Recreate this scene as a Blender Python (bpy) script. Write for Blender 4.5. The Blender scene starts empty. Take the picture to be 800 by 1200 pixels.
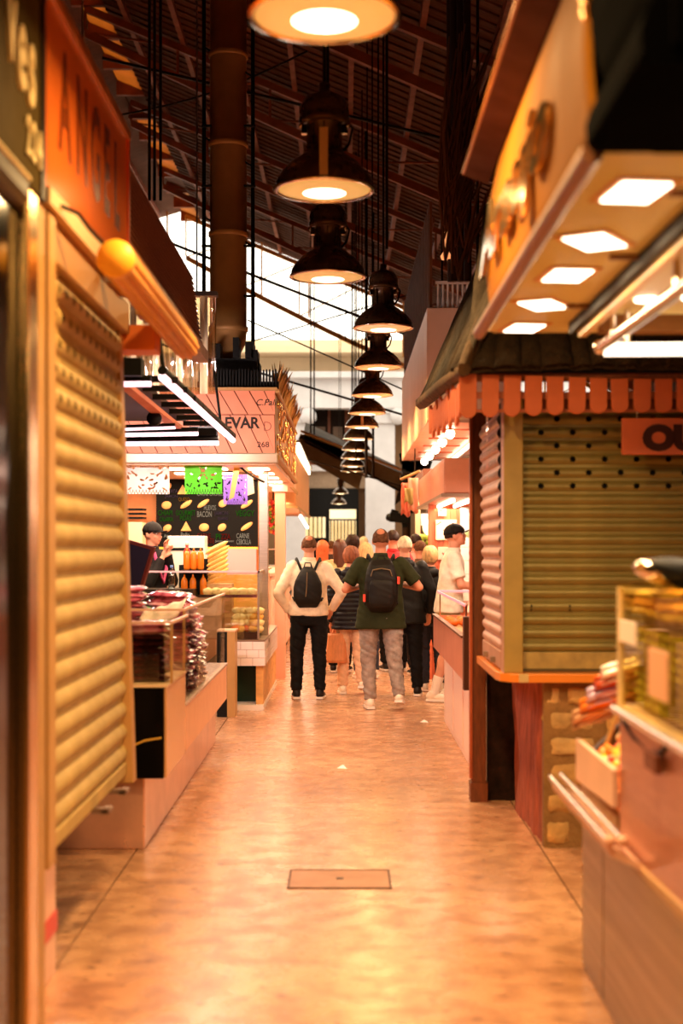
import bpy, bmesh, math, random
from mathutils import Vector, Matrix, Euler, noise
R = random.Random(7)
PI = math.pi
sc = bpy.context.scene
C = sc.collection
F = 1667.0          # focal length in pixels of the 800x1200 frame
VX, VY, EYE = 405.0, 640.0, 1.6

# ---------------------------------------------------------------- camera
cam_d = bpy.data.cameras.new('camera')
cam = bpy.data.objects.new('camera', cam_d); C.objects.link(cam)
cam.location = (0, 0, EYE); cam.rotation_euler = (PI/2, 0, 0)
cam_d.sensor_fit = 'VERTICAL'; cam_d.sensor_height = 36.0; cam_d.lens = F*36/1200
cam_d.shift_x = -(VX-400)/1200; cam_d.shift_y = (VY-600)/1200
cam_d.clip_start = 0.05; cam_d.clip_end = 300
cam_d.dof.use_dof = True; cam_d.dof.focus_distance = 13.4; cam_d.dof.aperture_fstop = 1.7
sc.camera = cam
# ---------------------------------------------------------------- view and sky
vs = sc.view_settings
vs.view_transform = 'Standard'; vs.look = 'None'; vs.gamma = 1.0; vs.use_curve_mapping = False
vs.exposure = 0.36
w = bpy.data.worlds.new('world'); sc.world = w; w.use_nodes = True
bg = w.node_tree.nodes['Background']
bg.inputs[0].default_value = (1.0, 0.92, 0.76, 1); bg.inputs[1].default_value = 2.6
WARM = (1.0, 0.63, 0.25); PINKW = (1.0, 0.68, 0.50); WHITEP = (1.0, 0.78, 0.74)

# ---------------------------------------------------------------- helpers
def lin(c):
    return tuple(((v/12.92) if v <= 0.04045 else ((v+0.055)/1.055)**2.4) for v in [x/255 for x in c])
MATS = {}
def M(name, rgb, rough=0.6, metal=0.0, var=0.0, scale=6.0, bump=0.0, coat=0.0, emit=0.0, rgb2=None,
      stretch=(1,1,1), trans=0.0, spec=0.5, alpha=1.0, bscale=None, translucent=0.0, ecol=None):
    if name in MATS: return MATS[name]
    m = bpy.data.materials.new(name); m.use_nodes = True
    nt = m.node_tree; b = nt.nodes['Principled BSDF']
    col = lin(rgb)
    b.inputs['Base Color'].default_value = (*col, 1)
    b.inputs['Roughness'].default_value = rough; b.inputs['Metallic'].default_value = metal
    b.inputs['Specular IOR Level'].default_value = spec if sum(rgb) > 110 else min(spec, 0.22)
    b.inputs['Coat Weight'].default_value = coat; b.inputs['Coat Roughness'].default_value = 0.06
    if emit:
        b.inputs['Emission Color'].default_value = (*(ecol or col), 1); b.inputs['Emission Strength'].default_value = emit
    if trans: b.inputs['Transmission Weight'].default_value = trans
    if alpha < 1: b.inputs['Alpha'].default_value = alpha
    if var or bump or rgb2:
        tc = nt.nodes.new('ShaderNodeTexCoord'); mp = nt.nodes.new('ShaderNodeMapping')
        mp.inputs['Scale'].default_value = stretch
        nt.links.new(tc.outputs['Object'], mp.inputs[0])
        nz = nt.nodes.new('ShaderNodeTexNoise'); nz.inputs['Scale'].default_value = scale
        nz.inputs['Detail'].default_value = 6; nz.inputs['Roughness'].default_value = 0.6
        nt.links.new(mp.outputs[0], nz.inputs['Vector'])
        cr = nt.nodes.new('ShaderNodeValToRGB')
        cr.color_ramp.elements[0].position = 0.32; cr.color_ramp.elements[1].position = 0.68
        c2 = lin(rgb2) if rgb2 else tuple(min(1, v*(1-var)) for v in col)
        c1 = col if rgb2 else tuple(min(1, v*(1+var)) for v in col)
        cr.color_ramp.elements[0].color = (*c2, 1); cr.color_ramp.elements[1].color = (*c1, 1)
        nt.links.new(nz.outputs['Fac'], cr.inputs[0]); nt.links.new(cr.outputs[0], b.inputs['Base Color'])
        mr = nt.nodes.new('ShaderNodeMapRange')
        mr.inputs[3].default_value = min(1, rough*1.25); mr.inputs[4].default_value = rough*0.75
        nt.links.new(nz.outputs['Fac'], mr.inputs[0]); nt.links.new(mr.outputs[0], b.inputs['Roughness'])
        if bump:
            n2 = nt.nodes.new('ShaderNodeTexNoise'); n2.inputs['Scale'].default_value = bscale or scale*4
            n2.inputs['Detail'].default_value = 4
            nt.links.new(mp.outputs[0], n2.inputs['Vector'])
            bp = nt.nodes.new('ShaderNodeBump'); bp.inputs['Strength'].default_value = bump; bp.inputs['Distance'].default_value = 0.02
            nt.links.new(n2.outputs['Fac'], bp.inputs['Height']); nt.links.new(bp.outputs[0], b.inputs['Normal'])
    if translucent:
        out = nt.nodes['Material Output']; tr = nt.nodes.new('ShaderNodeBsdfTranslucent')
        tr.inputs[0].default_value = (*col, 1); mx = nt.nodes.new('ShaderNodeMixShader'); mx.inputs[0].default_value = translucent
        nt.links.new(b.outputs[0], mx.inputs[1]); nt.links.new(tr.outputs[0], mx.inputs[2]); nt.links.new(mx.outputs[0], out.inputs[0])
    MATS[name] = m
    return m
def glass_mat(name, rgb, clear=0.8, rough=0.02):
    if name in MATS: return MATS[name]
    m = bpy.data.materials.new(name); m.use_nodes = True
    nt = m.node_tree; nt.nodes.remove(nt.nodes['Principled BSDF']); out = nt.nodes['Material Output']
    t = nt.nodes.new('ShaderNodeBsdfTransparent'); t.inputs[0].default_value = (*lin(rgb), 1)
    g = nt.nodes.new('ShaderNodeBsdfGlossy'); g.inputs[1].default_value = rough; g.inputs[0].default_value = (1, 1, 1, 1)
    mx = nt.nodes.new('ShaderNodeMixShader'); mx.inputs[0].default_value = 1-clear
    nt.links.new(t.outputs[0], mx.inputs[1]); nt.links.new(g.outputs[0], mx.inputs[2]); nt.links.new(mx.outputs[0], out.inputs[0])
    MATS[name] = m
    return m
def LIT(name, col, strength):
    if name in MATS: return MATS[name]
    m = bpy.data.materials.new(name); m.use_nodes = True
    b = m.node_tree.nodes['Principled BSDF']
    b.inputs['Base Color'].default_value = (0.8, 0.8, 0.8, 1)
    b.inputs['Emission Color'].default_value = (*col, 1); b.inputs['Emission Strength'].default_value = strength
    MATS[name] = m
    return m

ORG = {}
def thing(name, label, cat, loc=(0, 0, 0), group=None, rz=0.0, kind=None):
    o = bpy.data.objects.new(name, None); C.objects.link(o); o.empty_display_size = 0.1
    o.location = loc; o.rotation_euler = (0, 0, rz)
    if label: o['label'] = label
    if cat: o['category'] = cat
    if group: o['group'] = group
    if kind: o['kind'] = kind
    ORG[o.name] = Vector(loc)
    return o
def tag(o, label, cat, group=None):
    o['label'] = label; o['category'] = cat
    if group: o['group'] = group
    return o
class MB:
    def __init__(s): s.v = []; s.f = []; s.sm = []
    def add(s, vs_, fs_, smooth=False):
        n = len(s.v); s.v += [tuple(p) for p in vs_]
        for f in fs_: s.f.append([i+n for i in f]); s.sm.append(smooth)
        return s
    def box(s, x0, x1, y0, y1, z0, z1):
        return s.add([(x0,y0,z0),(x1,y0,z0),(x1,y1,z0),(x0,y1,z0),(x0,y0,z1),(x1,y0,z1),(x1,y1,z1),(x0,y1,z1)],
                     [(0,3,2,1),(4,5,6,7),(0,1,5,4),(1,2,6,5),(2,3,7,6),(3,0,4,7)])
    def obox(s, c, size, rot=(0, 0, 0)):
        m = Euler(rot).to_matrix(); c = Vector(c); hx, hy, hz = [a/2 for a in size]
        pts = [m@Vector(p)+c for p in [(-hx,-hy,-hz),(hx,-hy,-hz),(hx,hy,-hz),(-hx,hy,-hz),(-hx,-hy,hz),(hx,-hy,hz),(hx,hy,hz),(-hx,hy,hz)]]
        return s.add(pts, [(0,3,2,1),(4,5,6,7),(0,1,5,4),(1,2,6,5),(2,3,7,6),(3,0,4,7)])
    def hexa(s, pts):   # 8 corner points, bottom four then top four
        return s.add(pts, [(0,3,2,1),(4,5,6,7),(0,1,5,4),(1,2,6,5),(2,3,7,6),(3,0,4,7)])
    def tube(s, pts, r, n=8, closed=False, caps=True):
        pts = [Vector(p) for p in pts]; rs = r if isinstance(r, (list, tuple)) else [r]*len(pts)
        vs_ = []; up = None
        for i, p in enumerate(pts):
            if closed: t = pts[(i+1) % len(pts)]-pts[i-1]
            else: t = pts[min(i+1, len(pts)-1)]-pts[max(i-1, 0)]
            if t.length < 1e-9: t = Vector((0,0,1))
            t.normalize()
            if up is None: up = Vector((0,0,1)) if abs(t.z) < 0.9 else Vector((1,0,0))
            a = t.cross(up)
            if a.length < 1e-4: a = t.cross(Vector((0.3,1,0.2)))
            a.normalize(); b = a.cross(t).normalized(); up = b
            for k in range(n):
                an = 2*PI*k/n; vs_.append(p+(a*math.cos(an)+b*math.sin(an))*rs[i])
        m = len(pts); fs_ = []
        for i in range(m if closed else m-1):
            j = (i+1) % m
            for k in range(n): fs_.append((i*n+k, i*n+(k+1) % n, j*n+(k+1) % n, j*n+k))
        s.add(vs_, fs_, True)
        if caps and not closed:
            s.add(vs_[:n], [tuple(range(n))]); s.add(vs_[-n:], [tuple(reversed(range(n)))])
        return s
    def lathe(s, prof, c=(0, 0, 0), n=24, axis='Z', smooth=True):
        vs_ = []; c = Vector(c)
        for r, h in prof:
            for k in range(n):
                a = 2*PI*k/n; x, y = r*math.cos(a), r*math.sin(a)
                p = (x, y, h) if axis == 'Z' else ((x, h, y) if axis == 'Y' else (h, x, y))
                vs_.append(Vector(p)+c)
        fs_ = [(i*n+k, i*n+(k+1) % n, (i+1)*n+(k+1) % n, (i+1)*n+k) for i in range(len(prof)-1) for k in range(n)]
        return s.add(vs_, fs_, smooth)
    def ell(s, c, r, rot=(0, 0, 0), n=12, m=8, amp=0.0, seed=0.0):
        mt = Euler(rot).to_matrix(); c = Vector(c); vs_ = []
        for i in range(m+1):
            th = PI*i/m
            for k in range(n):
                a = 2*PI*k/n
                u = Vector((math.sin(th)*math.cos(a), math.sin(th)*math.sin(a), math.cos(th)))
                q = 1+amp*noise.noise(u*1.7+Vector((seed, seed*2, 0)))
                vs_.append(mt@Vector((u.x*r[0]*q, u.y*r[1]*q, u.z*r[2]*q))+c)
        fs_ = [(i*n+k, (i+1)*n+k, (i+1)*n+(k+1) % n, i*n+(k+1) % n) for i in range(m) for k in range(n)]
        return s.add(vs_, fs_, True)
    def prism(s, poly, axis, a, b):   # poly 2D extruded along axis between a and b
        n = len(poly)
        def P(p, t): return {'X': (t, p[0], p[1]), 'Y': (p[0], t, p[1]), 'Z': (p[0], p[1], t)}[axis]
        vs_ = [P(p, a) for p in poly]+[P(p, b) for p in poly]
        fs_ = [tuple(range(n)), tuple(reversed(range(n, 2*n)))]+[(i, i+n, (i+1) % n+n, (i+1) % n) for i in range(n)]
        return s.add(vs_, fs_)
    def grid(s, nx, ny, fn, smooth=True, keep=None):
        vs_ = [fn(i/nx, j/ny) for j in range(ny+1) for i in range(nx+1)]
        fs_ = [(j*(nx+1)+i, j*(nx+1)+i+1, (j+1)*(nx+1)+i+1, (j+1)*(nx+1)+i) for j in range(ny) for i in range(nx) if keep is None or keep(i, j)]
        return s.add(vs_, fs_, smooth)
    def build(s, name, mat, parent=None, bevel=0.0, loc=None, solid=0.0, fix=True):
        me = bpy.data.meshes.new(name)
        off = Vector((0, 0, 0))
        if parent is not None: off = ORG.get(parent.name, off)
        elif loc is not None: off = Vector(loc)
        elif s.v:
            xs = [p[0] for p in s.v]; ys = [p[1] for p in s.v]; zs = [p[2] for p in s.v]
            off = Vector(((min(xs)+max(xs))/2, (min(ys)+max(ys))/2, min(zs)))
        me.from_pydata([(p[0]-off.x, p[1]-off.y, p[2]-off.z) for p in s.v], [], s.f)
        me.polygons.foreach_set('use_smooth', s.sm)
        if fix:
            bm = bmesh.new(); bm.from_mesh(me); bmesh.ops.recalc_face_normals(bm, faces=bm.faces); bm.to_mesh(me); bm.free()
        me.materials.append(mat)
        o = bpy.data.objects.new(name, me); C.objects.link(o)
        if parent is None: o.location = off
        else: o.parent = parent
        ORG[o.name] = off
        if bevel:
            b = o.modifiers.new('bevel', 'BEVEL'); b.width = bevel; b.segments = 2; b.limit_method = 'ANGLE'
        if solid:
            b = o.modifiers.new('solid', 'SOLIDIFY'); b.thickness = solid; b.offset = 0
        return o
def bx(name, mat, dims, parent=None, bevel=0.0):
    return MB().box(*dims).build(name, mat, parent, bevel)
def struct(o): o['kind'] = 'structure'; return o
def kids(o): return [c for c in bpy.data.objects if c.parent == o]
CH = {}
def copy_tree(o, parent=None, children=None):
    c = o.copy(); C.objects.link(c)
    if parent is not None: c.parent = parent
    for ch in o.children: copy_tree(ch, c)
    return c
def P3(x, y, d): return Vector(((x-VX)*d/F, d, EYE+(VY-y)*d/F))
def text(s_, size, mat, parent, o, xd, yd, ext=0.004, off=0.0, sx=1.0, name='lettering', align='LEFT', shear=0.0, spacing=1.0, top=None):
    cu = bpy.data.curves.new('t', 'FONT'); cu.body = s_; cu.size = size; cu.extrude = ext; cu.offset = off
    cu.align_x = align; cu.shear = shear; cu.space_character = spacing; cu.resolution_u = 4
    t = bpy.data.objects.new('t', cu); C.objects.link(t)
    bpy.context.view_layer.update()
    me = bpy.data.meshes.new_from_object(t)
    bpy.data.objects.remove(t); bpy.data.curves.remove(cu)
    xd = Vector(xd).normalized(); yd = Vector(yd).normalized(); zd = xd.cross(yd)
    base = Vector(o)-(ORG.get(parent.name, Vector((0,0,0))) if parent is not None else Vector((0,0,0)))
    for v in me.vertices:
        v.co = base+xd*v.co.x*sx+yd*v.co.y+zd*v.co.z
    me.materials.clear(); me.materials.append(mat); me.name = name
    ob = bpy.data.objects.new(name, me); C.objects.link(ob)
    if parent is not None: ob.parent = parent
    return ob
def alight(name, loc, rot, size, energy, col, parent=None, shape='RECTANGLE', size_y=None, spread=PI):
    l = bpy.data.lights.new(name, 'AREA'); l.shape = shape; l.size = size
    if size_y: l.size_y = size_y
    l.energy = energy; l.color = col; l.spread = spread
    o = bpy.data.objects.new(name, l); C.objects.link(o)
    o.rotation_euler = rot
    if parent is not None: o.parent = parent; o.location = Vector(loc)-ORG.get(parent.name, Vector((0,0,0)))
    else: o.location = loc
    return o
def plight(name, loc, energy, col, r=0.05, parent=None):
    l = bpy.data.lights.new(name, 'POINT'); l.energy = energy; l.color = col; l.shadow_soft_size = r
    o = bpy.data.objects.new(name, l); C.objects.link(o)
    if parent is not None: o.parent = parent; o.location = Vector(loc)-ORG.get(parent.name, Vector((0,0,0)))
    else: o.location = loc
    return o

# ---------------------------------------------------------------- materials
def floor_mat():
    m = bpy.data.materials.new('worn_concrete'); m.use_nodes = True; nt = m.node_tree; b = nt.nodes['Principled BSDF']
    N = nt.nodes.new; L = nt.links.new
    tc = N('ShaderNodeNewGeometry')
    def nz(scale, st, det=5):
        mp = N('ShaderNodeMapping'); mp.inputs['Scale'].default_value = st; L(tc.outputs['Position'], mp.inputs[0])
        n = N('ShaderNodeTexNoise'); n.inputs['Scale'].default_value = scale; n.inputs['Detail'].default_value = det; L(mp.outputs[0], n.inputs['Vector']); return n
    a = nz(0.9, (1, 1, 1)); c = nz(7, (1, 1, 1), 8); d = nz(15, (1, 1.6, 1), 2)
    r = N('ShaderNodeValToRGB'); r.color_ramp.elements[0].position = 0.3; r.color_ramp.elements[1].position = 0.7
    r.color_ramp.elements[0].color = (*lin((196, 140, 104)), 1); r.color_ramp.elements[1].color = (*lin((222, 172, 132)), 1)
    L(a.outputs['Fac'], r.inputs[0])
    r2 = N('ShaderNodeValToRGB'); r2.color_ramp.elements[0].position = 0.33; r2.color_ramp.elements[1].position = 0.6
    r2.color_ramp.elements[0].color = (0.50, 0.40, 0.34, 1); r2.color_ramp.elements[1].color = (1, 1, 1, 1); L(c.outputs['Fac'], r2.inputs[0])
    r3 = N('ShaderNodeValToRGB'); r3.color_ramp.elements[0].position = 0.30; r3.color_ramp.elements[1].position = 0.37
    r3.color_ramp.elements[0].color = (0.35, 0.28, 0.24, 1); r3.color_ramp.elements[1].color = (1, 1, 1, 1); L(d.outputs['Fac'], r3.inputs[0])
    m1 = N('ShaderNodeMix'); m1.data_type = 'RGBA'; m1.blend_type = 'MULTIPLY'; m1.inputs[0].default_value = 0.8
    m2 = N('ShaderNodeMix'); m2.data_type = 'RGBA'; m2.blend_type = 'MULTIPLY'; m2.inputs[0].default_value = 0.9
    L(r.outputs[0], m1.inputs[6]); L(r2.outputs[0], m1.inputs[7]); L(m1.outputs[2], m2.inputs[6]); L(r3.outputs[0], m2.inputs[7])
    L(m2.outputs[2], b.inputs['Base Color'])
    mr = N('ShaderNodeMapRange'); mr.inputs[3].default_value = 0.42; mr.inputs[4].default_value = 0.14; L(c.outputs['Fac'], mr.inputs[0]); L(mr.outputs[0], b.inputs['Roughness'])
    bp = N('ShaderNodeBump'); bp.inputs['Strength'].default_value = 0.18; bp.inputs['Distance'].default_value = 0.01; L(c.outputs['Fac'], bp.inputs['Height']); L(bp.outputs[0], b.inputs['Normal'])
    return m
FLOOR = floor_mat()
BLACK = M('black_paint', (11, 8, 6), 0.6)
MARBLE = M('black_marble', (10, 9, 8), 0.12)
STEEL = M('brushed_steel', (196, 176, 160), 0.32, 1.0, var=0.12, scale=3, stretch=(1, 1, 14))
CHROME = M('chrome', (235, 220, 205), 0.15, 1.0)
DSTEEL = M('dull_steel', (165, 145, 130), 0.45, 1.0, var=0.2, scale=5)
LAMPM = M('lamp_dark_metal', (92, 66, 42), 0.28, 0.45, var=0.15, scale=8)
SHUT_Y = M('ochre_shutter_paint', (172, 142, 80), 0.62, 0.0, var=0.14, scale=5, bump=0.08)
SHUT_G = M('olive_shutter_paint', (140, 122, 62), 0.42, 0.35, var=0.16, scale=5, bump=0.08)
SHUT_P = M('pinkish_shutter_paint', (206, 160, 140), 0.42, 0.3, var=0.1, scale=5)
TAN = M('tan_paint', (180, 134, 76), 0.5, var=0.1, scale=4)
ORANGE = M('orange_sign_acrylic', (222, 92, 36), 0.35, var=0.06, scale=2, coat=0.6)
OLIVE = M('dark_olive_board', (70, 54, 10), 0.8, spec=0.08, var=0.2, scale=3)
CREAM = M('cream_letter', (240, 214, 150), 0.4)
WOODB = M('brown_wood', (120, 62, 30), 0.55, var=0.3, scale=7, stretch=(6, 6, 1), bump=0.2)
WOODR = M('reddish_wood_board', (190, 104, 66), 0.55, var=0.18, scale=5, stretch=(5, 5, 1), bump=0.1)
SALMON = M('salmon_board', (226, 138, 104), 0.55, var=0.08, scale=3)
PALEPINK = M('pale_pink_board', (232, 186, 160), 0.45, var=0.08, scale=2)
BEIGE = M('beige_board', (226, 178, 140), 0.4, var=0.08, scale=3)
WHITE = M('white_laminate', (240, 224, 208), 0.35, var=0.04, scale=3)
TRUSS = M('red_brown_iron', (150, 74, 34), 0.6, var=0.25, scale=4)
ROOFM = M('dark_roof_boards', (104, 58, 28), 0.85, var=0.3, scale=3, stretch=(1, 6, 1))
DARKW = M('dark_wall', (34, 22, 14), 0.8, var=0.2, scale=2)
STONE = M('rough_sandstone', (176, 132, 78), 0.9, var=0.3, scale=9, bump=0.6, bscale=25)
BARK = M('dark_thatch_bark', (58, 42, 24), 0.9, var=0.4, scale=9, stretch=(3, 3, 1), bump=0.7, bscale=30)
TRUNKM = M('red_bark', (168, 84, 56), 0.85, var=0.4, scale=8, stretch=(4, 4, 0.6), bump=0.8, bscale=16)
ORW = M('orange_painted_slat', (214, 106, 56), 0.55, var=0.1, scale=6)
GLASS = glass_mat('clear_glass', (246, 246, 240), 0.86)
GLASSD = glass_mat('display_glass', (226, 226, 205), 0.8)
LED = LIT('led_tube_light', (1.0, 0.60, 0.68), 1.7)
LEDW = LIT('warm_panel_light', (1.0, 0.82, 0.6), 5.0)
BULB = LIT('lamp_glow', (1.0, 0.78, 0.45), 6.0)
LENS = LIT('lamp_lens_glow', (1.0, 0.52, 0.12), 0.38)
WORDS = ['first','second','third','fourth','fifth','sixth','seventh','eighth','ninth','tenth','eleventh','twelfth','thirteenth','fourteenth','fifteenth','sixteenth','seventeenth','eighteenth','nineteenth','twentieth','twenty-first','twenty-second','twenty-third','twenty-fourth']
# ================================================================ setting
fl = struct(bx('floor', DARKW, (-8, 8, -6, 60, -0.2, -0.012)))
for (x0, x1) in ((-8, -1.105), (-1.097, 1.03), (1.038, 8)):
    ys = [-6, 2.2, 11.6, 19.6, 28.0, 38.0] if x0 == -1.097 else [-6, 6.2, 9.1, 17, 28, 38.0]
    for y0, y1 in zip(ys[:-1], ys[1:]):
        s_ = MB().box(x0, x1, y0+0.004, y1-0.004, -0.012, 0).build('slab', FLOOR, fl)
o_ = MB().box(-8, 8, 38.0, 60, -0.012, 0.0).build('slab', M('street_paving', (170, 140, 110), 0.7, var=0.1), fl)
# drain cover in the aisle
dc = thing('drain_cover', 'rectangular drain cover set flush in the aisle floor', 'cover', (-0.03, 6.83, 0))
DCM = M('drain_concrete', (176, 116, 76), 0.45, var=0.15, scale=6)
MB().box(-0.265, 0.205, 6.65, 7.01, 0.0005, 0.003).build('lid', DCM, dc)
fm = MB()
for d in ((-0.275,-0.265,6.64,7.02), (0.205,0.215,6.64,7.02), (-0.265,0.205,6.64,6.65), (-0.265,0.205,7.01,7.02)):
    fm.box(d[0], d[1], d[2], d[3], 0.0005, 0.005)
fm.build('frame', M('drain_rust', (84, 44, 22), 0.6, 0.4), dc)
MB().box(-0.045, -0.012, 6.82, 6.85, 0.003, 0.005).build('lift_slot', BLACK, dc)
for (x, y, lb) in ((-0.03, 10.22, 'small white triangle lying alone mid aisle'), (0.71, 12.9, 'small white triangle by the right counter')):  # flat white triangles lying on the floor
    tag(MB().add([(x-.035,y,.001),(x+.04,y-.02,.001),(x+.01,y+.12,.001),(x-.035,y,.004),(x+.04,y-.02,.004),(x+.01,y+.12,.012)],
             [(0,2,1),(3,4,5),(0,1,4,3),(1,2,5,4),(2,0,3,5)]).build('white_triangle', M('paper', (250, 240, 228), 0.6)), lb, 'paper')

def roof_z(x): return 10.95-0.42*(x+4.92) if x > -4.5 else 10.77-0.30*(-4.5-x)
struct(bx('wall_left', DARKW, (-8.2, -8, -6, 38, 0, 9.75)))
struct(bx('wall_right', DARKW, (8, 8.2, -6, 38, 0, 5.55)))
struct(bx('wall_back', DARKW, (-8, 8, -6.2, -6, 0, 11)))
ce = struct(MB().hexa([(-4.0,-6,roof_z(-4.0)),(8.2,-6,roof_z(8.2)),(8.2,39,roof_z(8.2)),(-4.0,39,roof_z(-4.0)),
     (-4.0,-6,roof_z(-4.0)+.1),(8.2,-6,roof_z(8.2)+.1),(8.2,39,roof_z(8.2)+.1),(-4.0,39,roof_z(-4.0)+.1)]).build('ceiling', ROOFM))
MB().hexa([(-8.2,-6,roof_z(-8.2)),(-4.5,-6,10.77),(-4.5,39,10.77),(-8.2,39,roof_z(-8.2)),
     (-8.2,-6,roof_z(-8.2)+.1),(-4.5,-6,10.87),(-4.5,39,10.87),(-8.2,39,roof_z(-8.2)+.1)]).build('roof_boards', ROOFM, ce)
# skylight strip panels
SKY = M('grimy_skylight_sheet', (206, 150, 84), 0.6, var=0.5, scale=1.6, bump=0.1, translucent=0.55)
y = 8.0
while y < 38.6:
    if R.random() < 0.8:
        MB().hexa([(-4.5,y,10.79),(-4.0,y,10.58),(-4.0,y+1.45,10.58),(-4.5,y+1.45,10.79),
               (-4.5,y,10.81),(-4.0,y,10.60),(-4.0,y+1.45,10.60),(-4.5,y+1.45,10.81)]).build('skylight_pane', SKY, ce)
    else:
        MB().hexa([(-4.5,y,10.79),(-4.0,y,10.58),(-4.0,y+1.45,10.58),(-4.5,y+1.45,10.79),
               (-4.5,y,10.85),(-4.0,y,10.64),(-4.0,y+1.45,10.64),(-4.5,y+1.45,10.85)]).build('blind_pane', ROOFM, ce)
    MB().box(-4.52, -3.98, y+1.45, y+1.55, 10.5, 10.9).build('glazing_bar', TRUSS, ce)
    y += 1.55
MB().box(-4.52, -3.98, -6, 8, 10.6, 10.88).build('ridge_board', ROOFM, ce)
# purlins along the roof
for i in range(13):
    x = -3.6+i*0.92
    z = roof_z(x)
    MB().box(x-.04, x+.04, -6, 38.5, z-.14, z-.0).build('purlin', TRUSS, ce)
for i in range(4):
    x = -7.6+i*0.85; z = roof_z(x)
    MB().box(x-.04, x+.04, -6, 38.5, z-.14, z).build('purlin', TRUSS, ce)
# roof battens that read as fine lines, joined
bt = MB()
for i in range(90):
    y = 12+i*0.3
    a, b = -4.0, 8.0
    bt.hexa([(a,y,roof_z(a)-.03),(b,y,roof_z(b)-.03),(b,y+.05,roof_z(b)-.03),(a,y+.05,roof_z(a)-.03),(a,y,roof_z(a)),(b,y,roof_z(b)),(b,y+.05,roof_z(b)),(a,y+.05,roof_z(a))])
o_ = bt.build('battens', M('batten_wood', (96, 52, 24), 0.8, var=0.3), ce); o_['kind'] = 'stuff'
# iron trusses, each one thing
def truss(y, col, label, ctop=0.12, lo=0.55, rise=0.25, web=True, group='iron roof trusses'):
    t = thing('roof_truss', label, 'truss', (-4.2, y, 9.5), group)
    x0, x1 = -4.3, 7.9
    n = 16
    def topz(x): return roof_z(x)-0.15
    def botz(x):
        u = (x-x0)/(x1-x0); return roof_z(x)-lo-rise*math.sin(PI*u)
    for nm, fz, h in (('top_chord', topz, .12), ('bottom_chord', botz, .14)):
        m = MB()
        for i in range(n):
            a = x0+(x1-x0)*i/n; b = x0+(x1-x0)*(i+1)/n
            m.hexa([(a,y-.05,fz(a)-h),(b,y-.05,fz(b)-h),(b,y+.05,fz(b)-h),(a,y+.05,fz(a)-h),(a,y-.05,fz(a)),(b,y-.05,fz(b)),(b,y+.05,fz(b)),(a,y+.05,fz(a))])
        m.build(nm, col, t)
    if web:
        for i in range(n//2+1):
            a = x0+(x1-x0)*i/(n/2); a = min(a, x1)
            MB().tube([(a,y,botz(a)-.03),(a,y,topz(a)-.03)], .025, 6).build('web_bar', col, t)
            if i < n//2:
                b = x0+(x1-x0)*(i+1)/(n/2)
                MB().tube([(a,y,botz(a)-.05),(b,y,topz(b)-.05)], .02, 6).build('web_bar', col, t)
    return t
for i, yy in enumerate((13.5, 18.5, 23.5, 28.5, 33.5)):
    truss(yy, TRUSS, 'red brown iron roof truss, number %s of five from the camera' % ('one','two','three','four','five')[i] if False else
          ['nearest red brown iron roof truss high over the aisle', 'second red brown roof truss from the front, over the big lamps',
           'third red brown roof truss from the front', 'fourth red brown roof truss, behind the ventilation duct', 'fifth red brown roof truss, last before the bright gable'][i], web=(i > 1))
gt = truss(38.3, M('gable_iron_glare', (236, 176, 84), 0.6, var=0.2), 'ochre iron truss of the gable end against the bright sky', lo=1.25, rise=0.45)  # ochre tone holds the sky glare that washes over the iron
# gable end: glazed field held between the truss and a sill rail, with mullions
ge = thing('trim_1', None, None, (0, 38.6, 5.0), kind='structure')
for i in range(12):
    x = -7.4+i*1.28
    MB().box(x-.025, x+.025, 38.55, 38.62, 9.0 if x < -4 else roof_z(x)-1.5, roof_z(x)).build('mullion', M('gable_iron_glare', (236, 176, 84)), ge)
struct(bx('trim_2', DARKW, (-8, -4.6, 38.4, 38.7, 0, 4.6)))
struct(bx('trim_3', DARKW, (4.2, 8, 38.4, 38.7, 0, 5.4)))
# thin tie rods and wires
WIRE = M('dark_wire', (40, 24, 12), 0.5, 0.4)
def wire(p, q, r, label, sag=0.0, name='cable', cat='cable', mat=None):
    pts = [Vector(p).lerp(Vector(q), t/8)-Vector((0,0,sag*math.sin(PI*t/8))) for t in range(9)]
    return tag(MB().tube(pts, r, 6).build(name, mat or WIRE), label, cat)
wire(P3(120,68,20), P3(560,172,20), .022, 'dark cable crossing behind the largest lamp', 0, 'cable')
wire(P3(200,285,26), P3(560,425,26), .03, 'dark cable sloping down across the bright gable')
wire(P3(-90,322,27), P3(520,500,27), .024, 'dark cable crossing in front of the stone columns')
wire(P3(140,135,16), P3(360,60,16), .012, 'thin slack cable rising towards the nearest lamp', .1)
wire(P3(295,400,24), P3(480,345,24), .012, 'thin cable slanting up to the right over the cornice')
wire(P3(290,375,24), P3(520,478,24), .014, 'thin cable in front of the upper cornice')
wire(P3(330,530,28), P3(525,585,28), .016, 'low dark cable over the folded awning')
for (x, ya, yb, d, r) in ((429,-60,560,24,.03),(417,-40,540,26,.014),(405,0,400,28,.012),(437,40,560,30,.03),(364,400,515,34,.02),(368,400,515,34,.02)):
    q_ = P3(x,yb,d); tag(MB().tube([(q_.x,d,roof_z(q_.x)+.03), q_], r, 6).build('hanging_rod', WIRE), {429:'thick dark rod falling right behind the half-hidden lamp',417:'thin rod just left of the thick one behind the lamps',405:'thin rod over the bright gable, leftmost of the lamp-side rods',437:'thick dark rod farthest right behind the lamp row',364:'left one of two pale thin rods above the folded awning',368:'right one of two pale thin rods above the folded awning'}[x], 'rod', 'vertical rods behind the lamps')
tag(MB().tube([(P3(453,292,12.2).x,12.2,roof_z(.35)+.03), P3(453,292,12.2)], .014, 6).build('hanging_rod', WIRE), 'dark rod dropping from the roof onto the third-row lamp at right', 'rod')
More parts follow.
